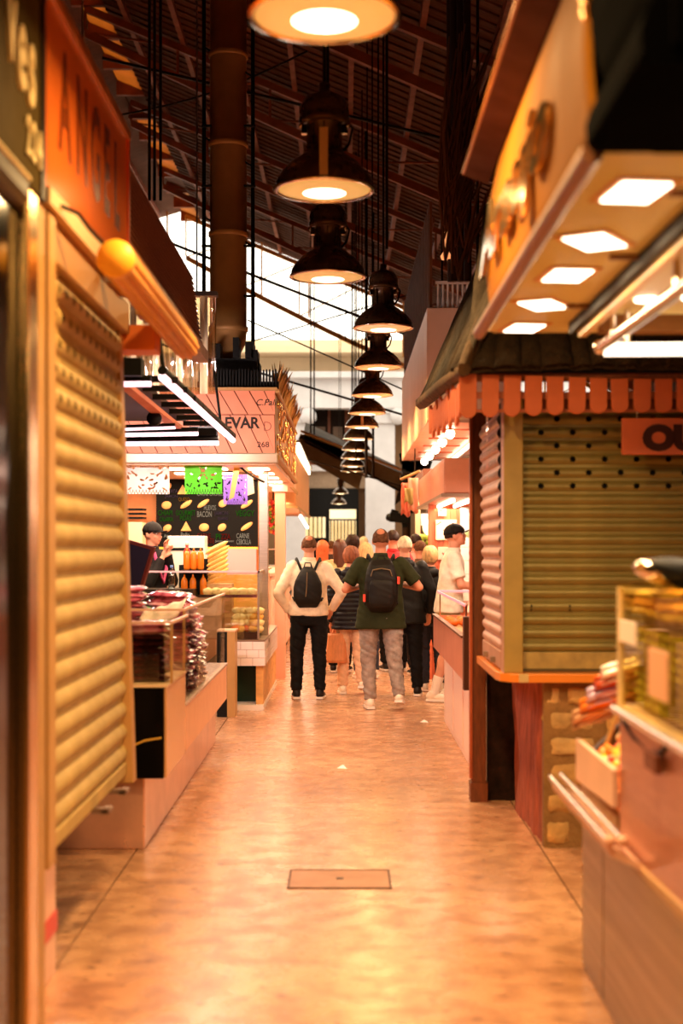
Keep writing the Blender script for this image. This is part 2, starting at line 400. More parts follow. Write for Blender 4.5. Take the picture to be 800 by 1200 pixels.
for i, (x, ya, yb) in enumerate(((175,-30,235),(181,-30,235),(188,-30,235))):
    tag(MB().tube([(P3(x,yb,13).x,13,roof_z(P3(x,yb,13).x)+.03), P3(x,yb,13)], .015, 6).build('hanging_rod', WIRE), ['leftmost','middle','rightmost'][i]+' of three dark rods beside the orange sign', 'rod', 'rods beside the orange sign')

# facade across the street
FAC = M('cream_render', (222, 196, 160), 0.8, var=0.06, scale=1.2)
FACB = M('pale_grey_stone', (202, 196, 196), 0.8, var=0.08, scale=1.5, bump=0.05)
FACD = M('brown_shop_wall', (120, 84, 50), 0.8, var=0.1, scale=1.5)
bd = thing('building', 'pale classical building with columns and a dark window beyond the market end', 'building', (0, 48, 0))
D0 = 48
def fx(x): return (x-VX)*D0/F
def fz(y): return EYE+(VY-y)*D0/F
MB().box(-14, 14, 48.3, 50, 0, fz(452)).build('wall', FACD, bd)
MB().box(-14, 14, 48.2, 50, fz(452), fz(418)).build('attic', FAC, bd)
MB().box(-14, 14, 47.4, 48.4, fz(480), fz(446)).build('frieze', FACB, bd)
MB().box(-14, 14, 47.1, 48.4, fz(446), fz(439)).build('cornice', FACB, bd)
MB().box(-14, 14, 46.9, 48.4, fz(418), fz(411)).build('upper_cornice', FAC, bd)
MB().box(-14, 14, 48.4, 50, fz(411), fz(396)).build('parapet', FAC, bd)
def column(xa, xb, nm='column'):
    c = MB().box(fx(xa), fx(xb), 47.6, 48.4, 0, fz(497)).build(nm, FACB, bd)
    xm0, xm1 = fx(xa)-.12, fx(xb)+.12
    m = MB().box(xm0, xm1, 47.45, 48.4, fz(486), fz(480))
    for xx in (xm0+.02, xm1-.02):
        m.lathe([(0.0,47.4),(.27,47.4),(.27,47.9),(0,47.9)], (xx, 0, fz(489)), 16, 'Y')
    m.box(xm0+.1, xm1-.1, 47.5, 48.4, fz(497), fz(486))
    m.build('capital', FACB, c)
    MB().box(fx(xa)-.08, fx(xb)+.08, 47.5, 48.4, 0, 0.5).build('column_base', FACB, c)
column(334, 358); column(428, 462); column(200, 226); column(500, 530)
wn = MB().box(fx(362), fx(407), 48.1, 48.32, fz(546), fz(476)).build('window', WOODB, bd)
for (a, b) in ((365, 384), (387, 404)):
    MB().box(fx(a), fx(b), 48.04, 48.1, fz(540), fz(480)).build('pane', M('dark_pane', (26, 18, 14), 0.1), wn)
    MB().box(fx(a+3), fx(b-3), 48.02, 48.05, fz(520), fz(500)).build('curtain', M('curtain', (74, 50, 30), 0.7), wn)
MB().box(fx(356), fx(428), 48.0, 48.4, fz(552), fz(545)).build('sill', FACB, bd)
MB().box(fx(358), fx(428), 48.15, 48.35, fz(572), fz(552)).build('lintel_panel', M('lintel', (150, 124, 100), 0.8, var=0.1), bd)
MB().box(fx(356), fx(420), 48.05, 48.32, 0, fz(573)).build('shopfront', BLACK, bd)
YL = LIT('lit_shop_interior', (1.0, 0.62, 0.16), 0.75)
for (a, b, c_, d_) in ((386, 417, 608, 597), (386, 417, 660, 610), (354, 381, 630, 606)):
    p_ = MB().box(fx(a), fx(b), 48.0, 48.05, fz(c_), fz(d_)).build('shop_window', YL, bd)
for i in range(8):
    MB().box(fx(387.5+i*4)-.02, fx(387.5+i*4)+.02, 47.93, 47.98, fz(655), fz(610)).build('window_bar', BLACK, bd)
for i in range(5):
    MB().box(fx(357+i*5)-.02, fx(357+i*5)+.02, 47.93, 47.98, fz(655), fz(606)).build('window_bar', BLACK, bd)
# folded awning at the market end
AWN = M('grey_olive_canvas', (124, 104, 74), 0.8, var=0.15, scale=3)
aw = thing('awning', 'sloping olive canvas awning at the far end of the aisle', 'awning', P3(350,520,34))
a_, b_ = P3(356,506,34), P3(484,560,34)
MB().hexa([a_+Vector((0,0,-.25)), b_+Vector((-.25,0,-.35)), b_+Vector((-.25,1.4,-.2)), a_+Vector((0,1.4,.0)), a_, b_, b_+Vector((0,1.4,.2)), a_+Vector((0,1.4,.35))]).build('canvas', AWN, aw)
MB().hexa([P3(344,530,34), P3(420,574,34), P3(420,574,35.3), P3(344,530,35.3), P3(352,508,34), P3(430,538,34), P3(430,538,35.3), P3(352,508,35.3)]).build('valance', AWN, aw)
MB().tube([P3(352,505,33.9), P3(484,556,33.9)], .035, 6).build('arm', M('awning_arm', (214, 170, 104), 0.5), aw)
MB().tube([P3(352,512,33.9), P3(480,582,33.9)], .03, 6).build('arm', WIRE, aw)
MB().hexa([P3(462,592,34), P3(478,580,34), P3(478,580,35.3), P3(462,592,35.3), P3(470,560,34), P3(490,556,34), P3(490,556,35.3), P3(470,560,35.3)]).build('end_flap', M('dark_canvas', (44, 34, 24), 0.8), aw)
# dark street things against the pale column
sp = thing('security_camera', 'dark camera unit on a black bracket against the pale column', 'camera', P3(470,625,30))
MB().obox(P3(468,607,30), (.42,.3,.2), (0,.1,0)).obox(P3(462,601,30), (.16,.2,.12), (0,.3,0)).obox(P3(474,614,30), (.12,.2,.14), (0,-.2,0)).build('camera_body', BLACK, sp, .008)
MB().tube([P3(455,606,30), P3(460,607,29.9)], .08, 10).build('lens', BLACK, sp)
MB().tube([P3(476,545,30), (P3(476,632,30).x, 30, 0)], .09, 8).build('mast', M('dark_mast', (50, 32, 18), 0.7), sp)
MB().tube([P3(475,600,30), P3(488,598,30)], .05, 8).build('bracket', BLACK, sp)
# ================================================================ shutters
def slat_mesh(name, L, pitch, depth, mat, holes=None, hr=0.02, star=False):
    """slat lying along +x, height pitch along z, bulging towards -y"""
    mb = MB()
    def prof(v):   # v 0..pitch -> outward offset
        q = v/pitch
        return -depth*math.sin(PI*min(q/0.78, 1.0))**0.7 if q < 0.78 else 0.0
    vl = [0, .03, .1, .2, .3, .39, .48, .58, .68, .75, .78, .8, 1.0]
    if not holes:
        vs_ = [(x, prof(v*pitch), v*pitch) for v in vl for x in (0, L)]
        mb.add(vs_, [(2*i, 2*i+1, 2*i+3, 2*i+2) for i in range(len(vl)-1)], True)
    else:
        cw = .5*pitch; vc = .39*pitch
        v0, v1 = vc-cw/2, vc+cw/2
        def P(u, v): return (u, prof(v), v)
        # strips above and below the hole band
        low = [v for v in (0, .03*pitch, .08*pitch, v0) if v <= v0]; high = [v1, .68*pitch, .75*pitch, .78*pitch, .8*pitch, pitch]
        for band in (low, high):
            for a, b in zip(band[:-1], band[1:]): mb.add([P(0,a),P(L,a),P(L,b),P(0,b)], [(0,1,2,3)], True)
        x = 0.0
        for h in holes:
            mids = [v0, v0+cw/3, v0+2*cw/3, v1]
            for a, b in zip(mids[:-1], mids[1:]): mb.add([P(x,a),P(h-cw/2,a),P(h-cw/2,b),P(x,b)], [(0,1,2,3)], True)
            sq = []
            for k in range(3): sq.append((-.5+k/3, -.5))
            for k in range(3): sq.append((.5, -.5+k/3))
            for k in range(3): sq.append((.5-k/3, .5))
            for k in range(3): sq.append((-.5, .5-k/3))
            out = [P(h+a*cw, vc+b*cw) for a, b in sq]; inn = []
            for k, (a, b) in enumerate(sq):
                r = hr*(0.62 if (star and k % 2) else 1.0); l = math.hypot(a, b); inn.append(P(h+a/l*r, vc+b/l*r))
            mb.add(out+inn, [(k, (k+1) % 12, (k+1) % 12+12, k+12) for k in range(12)], True)
            x = h+cw/2
        mids = [v0, v0+cw/3, v0+2*cw/3, v1]
        for a, b in zip(mids[:-1], mids[1:]): mb.add([P(x,a),P(L,a),P(L,b),P(x,b)], [(0,1,2,3)], True)
    o = mb.build(name, mat, None, loc=(0, 0, 0), fix=False)
    return o
def hang_slats(root, protos, pick, n, base, rot, pitch, lean=(0, 0)):
    """protos: list of slat objects; pick(i) gives the index for slat i counted from the bottom"""
    used = set()
    for i in range(n):
        k = pick(i)
        o = protos[k] if k not in used else protos[k].copy()
        if k in used: C.objects.link(o)
        used.add(k)
        o.parent = root; o.rotation_euler = (0, 0, rot)
        o.location = Vector(base)+Vector((lean[0]*i, lean[1]*i, pitch*i))-ORG[root.name]
# ================================================================ LEFT, nearest stall
# dark olive sign
sg = thing('stall_sign', 'dark olive sign with cream letters at the top left edge', 'sign', (-1.1, 3.9, 2.74))
MB().box(-1.2, -1.0, 2.6, 4.66, 2.74, 4.4).build('board', OLIVE, sg, .006)
MB().box(-1.2, -0.994, 4.66, 4.72, 2.74, 4.4).build('edge_trim', M('dark_trim', (36, 22, 10), .4), sg)
XT, YT = (0, 1, 0), (0, 0, 1)
for ch, y, z in (('v', 4.17, 3.05), ('e', 4.30, 3.01), ('s', 4.445, 2.995)):
    text(ch, .40, CREAM, sg, (-0.994, y, z), XT, YT, .006, .006, .62, 'letter')
for ch, y in (('2', 4.43), ('2', 4.51), ('4', 4.59)):
    text(ch, .17, CREAM, sg, (-0.994, y, 2.83), XT, YT, .003, .003, .7, 'digit')
lb_ = thing('awning_box', 'dark narrow awning case right under the olive sign at the left edge', 'awning', (-.97, 3.9, 2.74))
MB().prism([(-1.015, 2.64), (-.995, 2.65), (-.98, 2.68), (-.98, 2.735), (-1.015, 2.735)], 'Y', 2.7, 4.40).build('case', M('awning_case', (60, 42, 18), .4), lb_)
MB().tube([(-.978, 2.7, 2.735), (-.978, 4.40, 2.735)], .008, 6).build('edge_piping', CREAM, lb_)
# black glossy side panel with jamb
bp_ = thing('partition', 'glossy black stall panel at the left edge of the frame', 'panel', (-1.1, 3.6, 0))
MB().box(-1.2, -1.02, 2.6, 4.40, 0, 2.63).build('panel_sheet', M('black_gloss', (8, 6, 5), .12), bp_)
MB().add([(-1.0195,4.05,1.55),(-1.0195,4.16,1.52),(-1.0195,4.16,1.78),(-1.0195,4.05,1.80)],[(0,1,2,3)]).build('red_sticker', M('red_print', (150, 30, 10), .5), bp_)
MB().add([(-1.0195,4.08,1.30),(-1.0195,4.17,1.28),(-1.0195,4.17,1.45),(-1.0195,4.08,1.46)],[(0,1,2,3)]).build('red_sticker', M('red_print', (150, 30, 10), .5), bp_)
jm = thing('door_1', None, None, (-1.06, 4.5, 0), kind='structure')
MB().box(-1.1, -.985, 4.42, 4.56, 0, 2.72).build('steel_jamb', M('jamb_steel', (220, 180, 120), .22, 1.0, var=.1, scale=4), jm, .01)
MB().box(-1.1, -1.0, 4.56, 4.74, 0, 2.72).build('inner_jamb', TAN, jm, .008)
# short post below the shutter
ps = thing('kick_post', 'pale short post with a red band under the left shutter', 'post', (-1.13, 5.2, 0))
MB().box(-1.2, -1.09, 4.76, 5.35, 0.0, .56).build('post_body', PALEPINK, ps, .004)
MB().box(-1.088, -1.084, 4.76, 5.35, .16, .235).build('red_band', M('red_tape', (212, 40, 20), .4), ps)
# roller shutter on the left
sh = thing('roller_shutter', 'large ochre roller shutter closing the nearest left stall', 'shutter', (-1.1, 5.7, .5))
PIT = .1
n_s = 21
pl_ = slat_mesh('slat', 1.66, PIT, .023, SHUT_Y)
pa_ = slat_mesh('slat', 1.66, PIT, .023, SHUT_Y, [.09+.14*i for i in range(12)], .019)
pb_ = slat_mesh('slat', 1.66, PIT, .023, SHUT_Y, [.15+.14*i for i in range(11)], .019)
hang_slats(sh, [pl_, pa_, pb_], lambda i: 0 if i < 15 else (1 if i % 2 else 2), n_s-1, (-1.035, 4.94, .60), PI/2, PIT, (-.0014, 0))
MB().box(-1.10, -1.08, 4.93, 6.62, .56, 2.72).build('backing', M('interior_shade', (30, 18, 8), .8), sh)  # dark sheet in place of the unlit interior behind the holes
MB().box(-1.07, -1.015, 4.94, 6.60, .54, .60).build('bottom_bar', SHUT_Y, sh, .006)
MB().box(-1.10, -1.005, 4.82, 4.94, .50, 2.74).build('guide_rail', TAN, sh, .006)
MB().hexa([(-1.05,6.60,.50),(-.985,6.60,.50),(-.985,6.70,.50),(-1.05,6.70,.50),(-1.10,6.60,2.74),(-1.055,6.60,2.74),(-1.055,6.70,2.74),(-1.10,6.70,2.74)]).build('guide_rail', TAN, sh, .004)
MB().box(-1.12, -1.02, 4.82, 6.72, 2.60, 2.745).build('housing', M('housing_paint', (160, 110, 50), .5), sh, .006)
for y in (5.75, 6.2): MB().box(-1.03, -.96, y, y+.03, .52, .54).box(-.99, -.96, y, y+.12, .515, .53).build('latch', DSTEEL, sh)
# orange sign
os_ = thing('stall_sign', 'glossy orange sign with faded dark lettering, upper left', 'sign', (-1.1, 5.6, 2.82))
MB().hexa([(-1.12,4.74,2.80),(-1.0,4.74,2.80),(-1.0,6.50,2.86),(-1.12,6.50,2.86),(-1.12,4.74,3.46),(-1.0,4.74,3.46),(-1.0,6.50,3.46),(-1.12,6.50,3.46)]).build('face', M('orange_acrylic', (224, 112, 44), .12, var=.08, scale=2), os_)
MB().box(-1.14, -.985, 4.74, 6.53, 3.46, 3.50).build('top_trim', M('gold_trim', (180, 110, 50), .4, .4), os_)
MB().box(-1.14, -.99, 6.50, 6.53, 2.84, 3.46).build('end_trim', ORANGE, os_)
MB().hexa([(-1.12,4.74,2.745),(-.985,4.74,2.745),(-.985,6.52,2.745),(-1.12,6.52,2.745),(-1.12,4.74,2.80),(-.985,4.74,2.80),(-.985,6.52,2.86),(-1.12,6.52,2.86)]).build('bottom_trim', M('pale_trim', (214, 170, 110), .45, .2), os_)
FADE = M('faded_brown_letter', (134, 58, 20), .2)
for ch, y in (('A', 4.96), ('N', 5.27), ('G', 5.57), ('E', 5.87), ('L', 6.13)):
    text(ch, .50, FADE, os_, (-0.9985, y, 3.0), XT, YT, .001, .014, .62, 'letter')
# awning roller
ar = thing('awning_roller', 'ochre awning roller tube sticking out below the orange sign', 'awning roller', (-.84, 6.3, 2.65))
m = MB()
for k in range(10):
    a = 2*PI*k/10
    m.tube([(-.84+.05*math.cos(a), 5.2, 2.65+.05*math.sin(a)), (-.84+.05*math.cos(a), 7.5, 2.65+.05*math.sin(a))], .02, 6)
m.lathe([(0, 5.2), (.052, 5.2), (.052, 7.5), (0, 7.5)], (-.84, 0, 2.65), 20, 'Y'); m.build('rolled_canvas', M('ochre_canvas', (222, 150, 60), .6, var=.08), ar)
MB().lathe([(0, 5.175), (.066, 5.178), (.070, 5.19), (.070, 5.22), (0, 5.22)], (-.84, 0, 2.65), 28, 'Y').build('end_cap', M('yellow_end_cap', (250, 176, 50), .45), ar)
MB().box(-1.0, -.84, 5.9, 5.95, 2.70, 2.74).box(-.86,-.82,5.9,5.95,2.66,2.74).build('bracket', DSTEEL, ar)
MB().box(-1.0, -.84, 7.0, 7.05, 2.70, 2.74).box(-.86,-.82,7.0,7.05,2.66,2.74).build('bracket', DSTEEL, ar)
tag(MB().tube([(-1.0,4.9,2.78),(-.94,5.0,2.77),(-.92,5.1,2.74),(-.88,5.2,2.70)], .008, 6).build('cable', BLACK), 'black cable drooping from under the orange sign', 'cable')
ob = thing('junction_box', 'small flat orange box above the pink light tubes', 'box', (-1.0, 6.85, 2.53))
MB().box(-1.10, -.905, 6.74, 6.95, 2.53, 2.65).build('box_body', M('orange_box', (232, 120, 40), .5), ob, .006)
MB().box(-1.0, -.90, 6.76, 6.93, 2.70, 2.72).build('box_lid', TAN, ob)
# brown ribbed screen
rs = thing('ribbed_screen', 'dark brown ribbed screen above the second left stall', 'screen', (-1.15, 8.5, 3.12))
for i in range(15):
    z = 3.16+i*.029
    MB().hexa([(-1.2,6.6,z),(-1.12,6.6,z),(-1.12,11.2-.05*i,z),(-1.2,11.2-.05*i,z),(-1.2,6.6,z+.02),(-1.13,6.6,z+.02),(-1.13,11.2-.05*i,z+.02),(-1.2,11.2-.05*i,z+.02)]).build('rib', WOODB, rs)
MB().box(-1.22, -1.10, 6.6, 11.4, 3.07, 3.155).build('fascia', M('brown_fascia', (142, 88, 44), .5, var=.12), rs)
MB().box(-1.24, -1.2, 6.6, 10.6, 3.1, 3.6).build('backboard', DARKW, rs)
# hanging clear strips
hs = thing('strip_curtain', 'shiny clear plastic strip curtain under the brown ribbed screen', 'curtain', (-1.6, 12.4, 2.95))
STR = glass_mat('clear_plastic_strip', (250, 232, 200), .62, .12)
STR2 = M('glossy_plastic_strip', (250, 225, 190), .15, .5, var=.2, scale=3, translucent=.3)
x = -2.5; i = 0
while x < -1.2:
    wd = .045+R.random()*.05
    mm = MB(); mm.grid(5, 1, lambda u, v: (x+wd*u, 12.4+.03*math.sin(PI*u)+R.uniform(-.0,.0)+.02*(i % 3), 2.93+.85*v), True)
    mm.build('strip', STR if i % 3 else STR2, hs, solid=.004, fix=False)
    x += wd*.97; i += 1
MB().box(-2.5, -1.12, 12.38, 12.48, 3.78, 3.82).build('rail', STEEL, hs)
for x in (-1.3, -2.3): MB().tube([(x, 12.43, 3.80), (x, 12.43, roof_z(x)+.02)], .008, 6).build('suspension_rod', STEEL, hs)
# ================================================================ LEFT, second stall (cured meats)
tag(MB().box(-2.9, -1.06, 7.5, 11.6, 0, .384).build('plinth', M('pinkish_steel_plinth', (226, 176, 152), .3, .55, var=.16, scale=3, coat=.2), bevel=.01), 'long pinkish steel plinth under the marble and beige counters', 'plinth')
mc = thing('marble_counter', 'black marble counter end with a gold vein on the steel plinth', 'counter', (-1.3, 7.9, .384))
MB().box(-2.8, -.95, 7.42, 8.3, .386, .86).build('body', MARBLE, mc, .004)
GV = M('gold_vein', (220, 170, 70), .3)
vein = [(-1.5,.47),(-1.32,.50),(-1.22,.535),(-1.12,.555),(-1.05,.585),(-.96,.60)]
for pts in (vein, [(-1.22,.535),(-1.27,.48),(-1.33,.42)]):
    m = MB()
    for (a, b) in zip(pts[:-1], pts[1:]):
        m.add([(a[0],7.4195,a[1]-.005),(b[0],7.4195,b[1]-.005),(b[0],7.4195,b[1]+.006),(a[0],7.4195,a[1]+.006)],[(0,1,2,3)])
    m.build('vein', GV, mc)
MB().box(-.948, -.936, 7.43, 8.3, .39, .87).build('side_panel', M('orange_beige_panel', (226, 170, 118), .25, .2, var=.06), mc, .002)
MB().box(-1.25, -.93, 7.42, 8.3, .862, .875).build('top_slab', M('cream_slab', (240, 204, 160), .25), mc)
bc = thing('low_counter', 'beige low counter board behind the marble counter end', 'counter', (-1.0, 9.7, .386))
MB().box(-1.02, -.936, 8.32, 11.2, .40, .665).build('board', M('beige_counter_board', (238, 178, 136), .35, var=.05), bc, .003)
MB().box(-1.12, -.93, 8.32, 11.2, .667, .682).build('top_slab', M('speckled_marble_top', (236, 212, 200), .2, rgb2=(170,130,120), scale=30), bc)
MB().box(-2.8, -1.03, 8.32, 11.2, .386, .62).build('body', WOODB, bc)
# glass cases
def glass_case(label, x0, x1, y0, y1, z0, z1, rails=True, name='glass_case', sides='xX yY', gm=GLASS):
    t = thing(name, label, 'glass case', ((x0+x1)/2, (y0+y1)/2, z0))
    th = .006
    MB().box(x0, x1, y0, y0+th, z0, z1).build('front_pane', gm, t)
    MB().box(x1-th, x1, y0+th, y1, z0, z1).build('side_pane', gm, t)
    if rails:
        MB().box(x0, x1+.004, y0-.004, y0+.012, z1, z1+.014).build('edge_rail', PALEPINK, t)
        MB().box(x1-.012, x1+.004, y0+.012, y1, z1, z1+.014).build('edge_rail', PALEPINK, t)
        MB().box(x1-.01, x1+.004, y0-.004, y0+.01, z0, z1).build('corner_post', TAN, t)
    return t
glass_case('glass case end holding dark packs on the marble counter', -1.6, -.915, 7.5, 8.25, .877, 1.19)
glass_case('long glass front of the cured meat display', -1.9, -.945, 8.34, 11.1, .684, 1.22)
# vacuum packs
def pack_mesh(name, seed, mat):
    mb = MB()
    def fn(sgn):
        def f(u, v):
            e = min(u, 1-u, v, 1-v)*6; e = min(1, e)
            n_ = noise.noise(Vector((u*6+seed, v*4, seed*3)))*.012
            return ((u-.5)*.26, (v-.5)*.15+.01*math.sin(u*8+seed), .013+sgn*(.013*e+abs(n_)*e))
        return f
    mb.grid(8, 6, fn(1)); mb.grid(8, 6, fn(-1))
    return mb.build(name, mat, None, loc=(0, 0, 0))
PK = [M('pink_film_pack', (226, 118, 140), .16, var=.35, scale=14, coat=.9, rgb2=(120, 30, 50)),
      M('magenta_film_pack', (214, 96, 130), .14, rgb2=(250, 200, 205), scale=16, coat=.9),
      M('dark_meat_pack', (78, 20, 24), .14, rgb2=(190, 90, 100), scale=12, coat=.9),
      M('black_tray_pack', (26, 12, 10), .15, rgb2=(120, 40, 40), scale=10, coat=.9)]
packs = [pack_mesh('meat_pack', i*1.7, PK[k]) for i, k in enumerate((0, 1, 0, 2, 2, 3))]
first = set()
def put_pack(k, x, y, z, rz, rx, ry, label, group, s=1.0):
    o = packs[k] if k not in first else packs[k].copy()
    if k in first: C.objects.link(o)
    first.add(k)
    o.location = (x, y, z); o.rotation_euler = (rx, ry, rz); o.scale = (s, s, s*1.1)
    tag(o, label, 'packaged meat', group)
# stack in the front case: black trays below, pink packs on top
for col in range(2):
    for i in range(9):
        k = 5 if i < 7 else R.choice((0, 1))
        pos_ = WORDS[8-i]+' from the top, '+('right' if col == 0 else 'left')+' stack'
        lb = 'black meat tray in the end glass case, '+pos_ if i < 7 else 'pink film-wrapped pack above the black trays, '+pos_
        put_pack(k, -1.08-col*.29+R.uniform(-.01,.01), 7.64+R.uniform(-.01,.01), .879+i*.036, R.uniform(-.05,.05), 0, R.uniform(-.03,.03), lb, 'black meat trays in the end case' if i < 7 else 'pink packs on the black trays', 1.05)
cols = []
for n_, x in enumerate((-1.62, -1.35, -1.08)): cols.append((x, 8.72, 21 if n_ < 2 else 20, 'tall', ('left', 'middle', 'right')[n_]+' column of the tall pile'))
for n_, x in enumerate((-1.36, -1.09)): cols.append((x, 8.50, 14-n_*2, 'front', ('left', 'right')[n_]+' front column against the glass'))
for n_, y in enumerate((8.92, 9.11, 9.30, 9.49, 9.68)): cols.append((-1.08, y, (19, 17, 15, 13, 11)[n_], 'side', ('nearest', 'second', 'middle', 'fourth', 'farthest')[n_]+' column along the side glass'))
for (x, y, n_, kd, nm) in cols:
    for i in range(n_):
        top = i > n_-6 or (kd == 'tall' and i > 8)
        k = R.choice((0, 1, 2)) if top else R.choice((3, 4, 3, 0))
        ta = .12 if kd == 'tall' else .22
        put_pack(k, x+R.uniform(-.015,.015), y+R.uniform(-.012,.012), .700+i*.031, R.uniform(-.2,.2), R.uniform(-.02,ta), R.uniform(-.12,.12),
                 ('pink' if top else 'dark red')+' meat pack, '+WORDS[n_-1-i]+' from the top, '+nm, 'vacuum packs in the left glass display', 1.0 if kd != 'front' else .95)
cl = MB().grid(14, 6, lambda u, v: (-1.22+u*.26, 8.56-.14*v, 1.20-.08*math.sin(PI*u)**.6*v-.03*v+.08*u+.006*math.sin(u*20)), True)
tag(cl.build('cloth', M('pale_cloth', (226, 206, 178), .8, var=.08), solid=.006), 'folded pale cloth hung over the meat packs', 'cloth')
# tablet screen at the left
ts = thing('menu_screen', 'dark framed tilted screen behind the left shutter edge', 'screen', P3(155, 690, 10.4))
c_ = P3(153, 663, 10.4)
o_ = MB().obox(c_, (.30, .03, .36), (-.15, .25, -.35)).build('frame', M('red_brown_frame', (90, 30, 22), .4), ts, .005)
MB().obox(c_+Vector((-.006,-.018,0)), (.25, .012, .31), (-.15, .25, -.35)).build('display', M('dark_display', (40, 34, 52), .15), ts)
MB().tube([c_+Vector((0,.05,-.15)), Vector((c_.x, c_.y+.1, .62))], .02, 8).build('stand', BLACK, ts)
# LED light rack over the stall
lr = thing('light_rack', 'slanting rack of dark louvres hung with pinkish light tubes', 'light rack', (-1.4, 10, 2.5))
def led(p, q, r=.022, parent=None):
    t_ = MB().tube([p, q], r, 10).build('light_tube', LED, parent)
    p, q = Vector(p), Vector(q); up = Vector((0, 0, r*1.6))
    MB().tube([p+up, q+up], r*1.15, 8).build('tube_holder', BLACK, parent)
led(P3(190,442,8.1), P3(273,516,12.1), .024, lr)
led((P3(132,450,8.1)), (P3(177,449.5,8.1)), .018, lr)
led(P3(118,510,11.0), P3(232,508,11.0), .018, lr)
led(P3(118,504,10.4), P3(205,501,10.4), .012, lr)
led(P3(128,520,11.6), P3(256,519,11.6), .022, lr)
MB().hexa([P3(140,448,8.3)+Vector((0,0,-.03)), P3(152,448,8.3)+Vector((0,0,-.03)), P3(228,511,12)+Vector((0,0,-.03)), P3(214,511,12)+Vector((0,0,-.03)), P3(140,448,8.3), P3(152,448,8.3), P3(228,511,12), P3(214,511,12)]).build('rail', SALMON, lr)
for i in range(8):
    u = i/7; d = 8.3+3.5*u
    xa = -1.20-.05*u; z = 2.54
    MB().box(xa-.05, -1.02, d, d+.05, z+.02, z+.055).build('louvre', BLACK, lr)
    MB().tube([(-1.02, d+.02, z+.03), (-.98, d+.02, z+.03)], .02, 8).build('louvre_end', BLACK, lr)
MB().box(-2.4, -1.15, 8.0, 8.12, 2.56, 2.66).build('cross_beam', BLACK, lr)
MB().box(-2.4, -1.05, 11.55, 11.7, 2.50, 2.56).build('cross_beam', BLACK, lr)
MB().box(-2.4, -1.3, 8.1, 11.6, 2.62, 2.66).build('dark_ceiling_panel', M('dark_purple_panel', (40, 14, 14), .5), lr)
MB().lathe([(0,0),(.05,0),(.05,.06),(.03,.10),(0,.10)], P3(180, 490, 9.8), 16, 'Y').build('spot_can', BLACK, lr)
for (x, d) in ((-1.04, 8.15), (-1.04, 11.9)):
    MB().tube([(x, d, 2.58), (x-.06, d, 3.07)], .012, 6).build('hanger', BLACK, lr)
alight('rack_light', (-1.0, 10.1, 2.50), (0, 0, 0), .08, 40, PINKW, lr, size_y=3.6)
alight('rack_light', (-1.7, 10.6, 2.48), (0, 0, 0), 1.0, 30, WHITEP, lr, size_y=.1)
alight('rack_light', (-1.7, 11.75, 2.53), (PI/2, 0, 0), 1.2, 44, WHITEP, lr, size_y=.06)
tag(MB().box(-3.0, -2.9, 7.5, 12.5, 0, 3.0).build('stall_back_board', M('dark_back', (50, 26, 16), .7)), 'dark board closing the back of the left meat stall', 'board')

# ================================================================ LEFT, sandwich stall with lettered fascia
fs = thing('sign_fascia', 'salmon wooden fascia with dark lettering and number 268', 'sign', (-1.5, 13.5, 2.49))
D = 13.5
xr = P3(322, 0, D).x
zt_, zb_ = P3(0, 458, D).z, P3(0, 531, D).z
# slanted planks
x = -3.0; i = 0
DK = M('dark_letter', (44, 26, 14), .5)
zmid = P3(0, 486, D).z
for (za, zb, dx) in ((zmid+.004, zt_, -.13), (zb_, zmid-.004, -.17)):
    x = -3.2
    while x < xr+.2:
        a0, a1 = x, x+.135
        pts = [(a0, za), (a1, za), (a1+dx, zb), (a0+dx, zb)]
        cl_ = [(min(max(p[0], -3.0), xr), p[1]) for p in pts]
        if cl_[1][0]-cl_[0][0] > .01 or cl_[2][0]-cl_[3][0] > .01:
            MB().prism([(p[0]+(.003 if k in (0, 3) and p[0] < xr else 0), p[1]) for k, p in enumerate(cl_)], 'Y', D, D+.03).build('plank', SALMON, fs)
        x += .142
MB().box(-3.0, xr, D+.03, D+.06, zb_, zt_).build('backing', M('plank_gap', (120, 50, 30), .7), fs)
MB().box(-3.0, xr+.02, D-.03, D+.08, zt_, zt_+.03).build('top_trim', TAN, fs)
MB().box(-3.0, xr+.03, D-.05, D+.08, zb_-.10, zb_).build('bottom_trim', M('greige_trim', (186, 160, 134), .35, .3), fs, .012)
XF, ZF = (1, 0, 0), (0, 0, 1)
text('BULEVAR', .145, DK, fs, (P3(303.5,0,D).x, D-.002, P3(0,501.5,D).z), XF, ZF, .003, .004, .95, 'lettering', align='RIGHT')
text('C.Pali', .085, DK, fs, (P3(299,0,D).x, D-.002, P3(0,475,D).z), XF, ZF, .002, .0, 1, 'lettering', shear=.3)
text('268', .075, DK, fs, (P3(301,0,D).x, D-.002, P3(0,524,D).z), XF, ZF, .002, .0, 1.05, 'lettering')
text('D', .13, M('outline_letter', (150, 70, 50), .5), fs, (P3(308,0,D).x, D-.002, P3(0,505,D).z), XF, ZF, .002, -.002, .9, 'lettering')
text('Jamon', .07, M('pale_script', (150, 70, 50), .5), fs, (P3(222,0,D).x, D-.002, P3(0,513,D).z), XF, ZF, .002, .0, 1, 'lettering', shear=.3)
text('Sandwiches', .07, M('pale_script', (150, 70, 50), .5), fs, (P3(205,0,D).x, D-.002, P3(0,524,D).z), XF, ZF, .002, .0, 1, 'lettering', shear=.3)
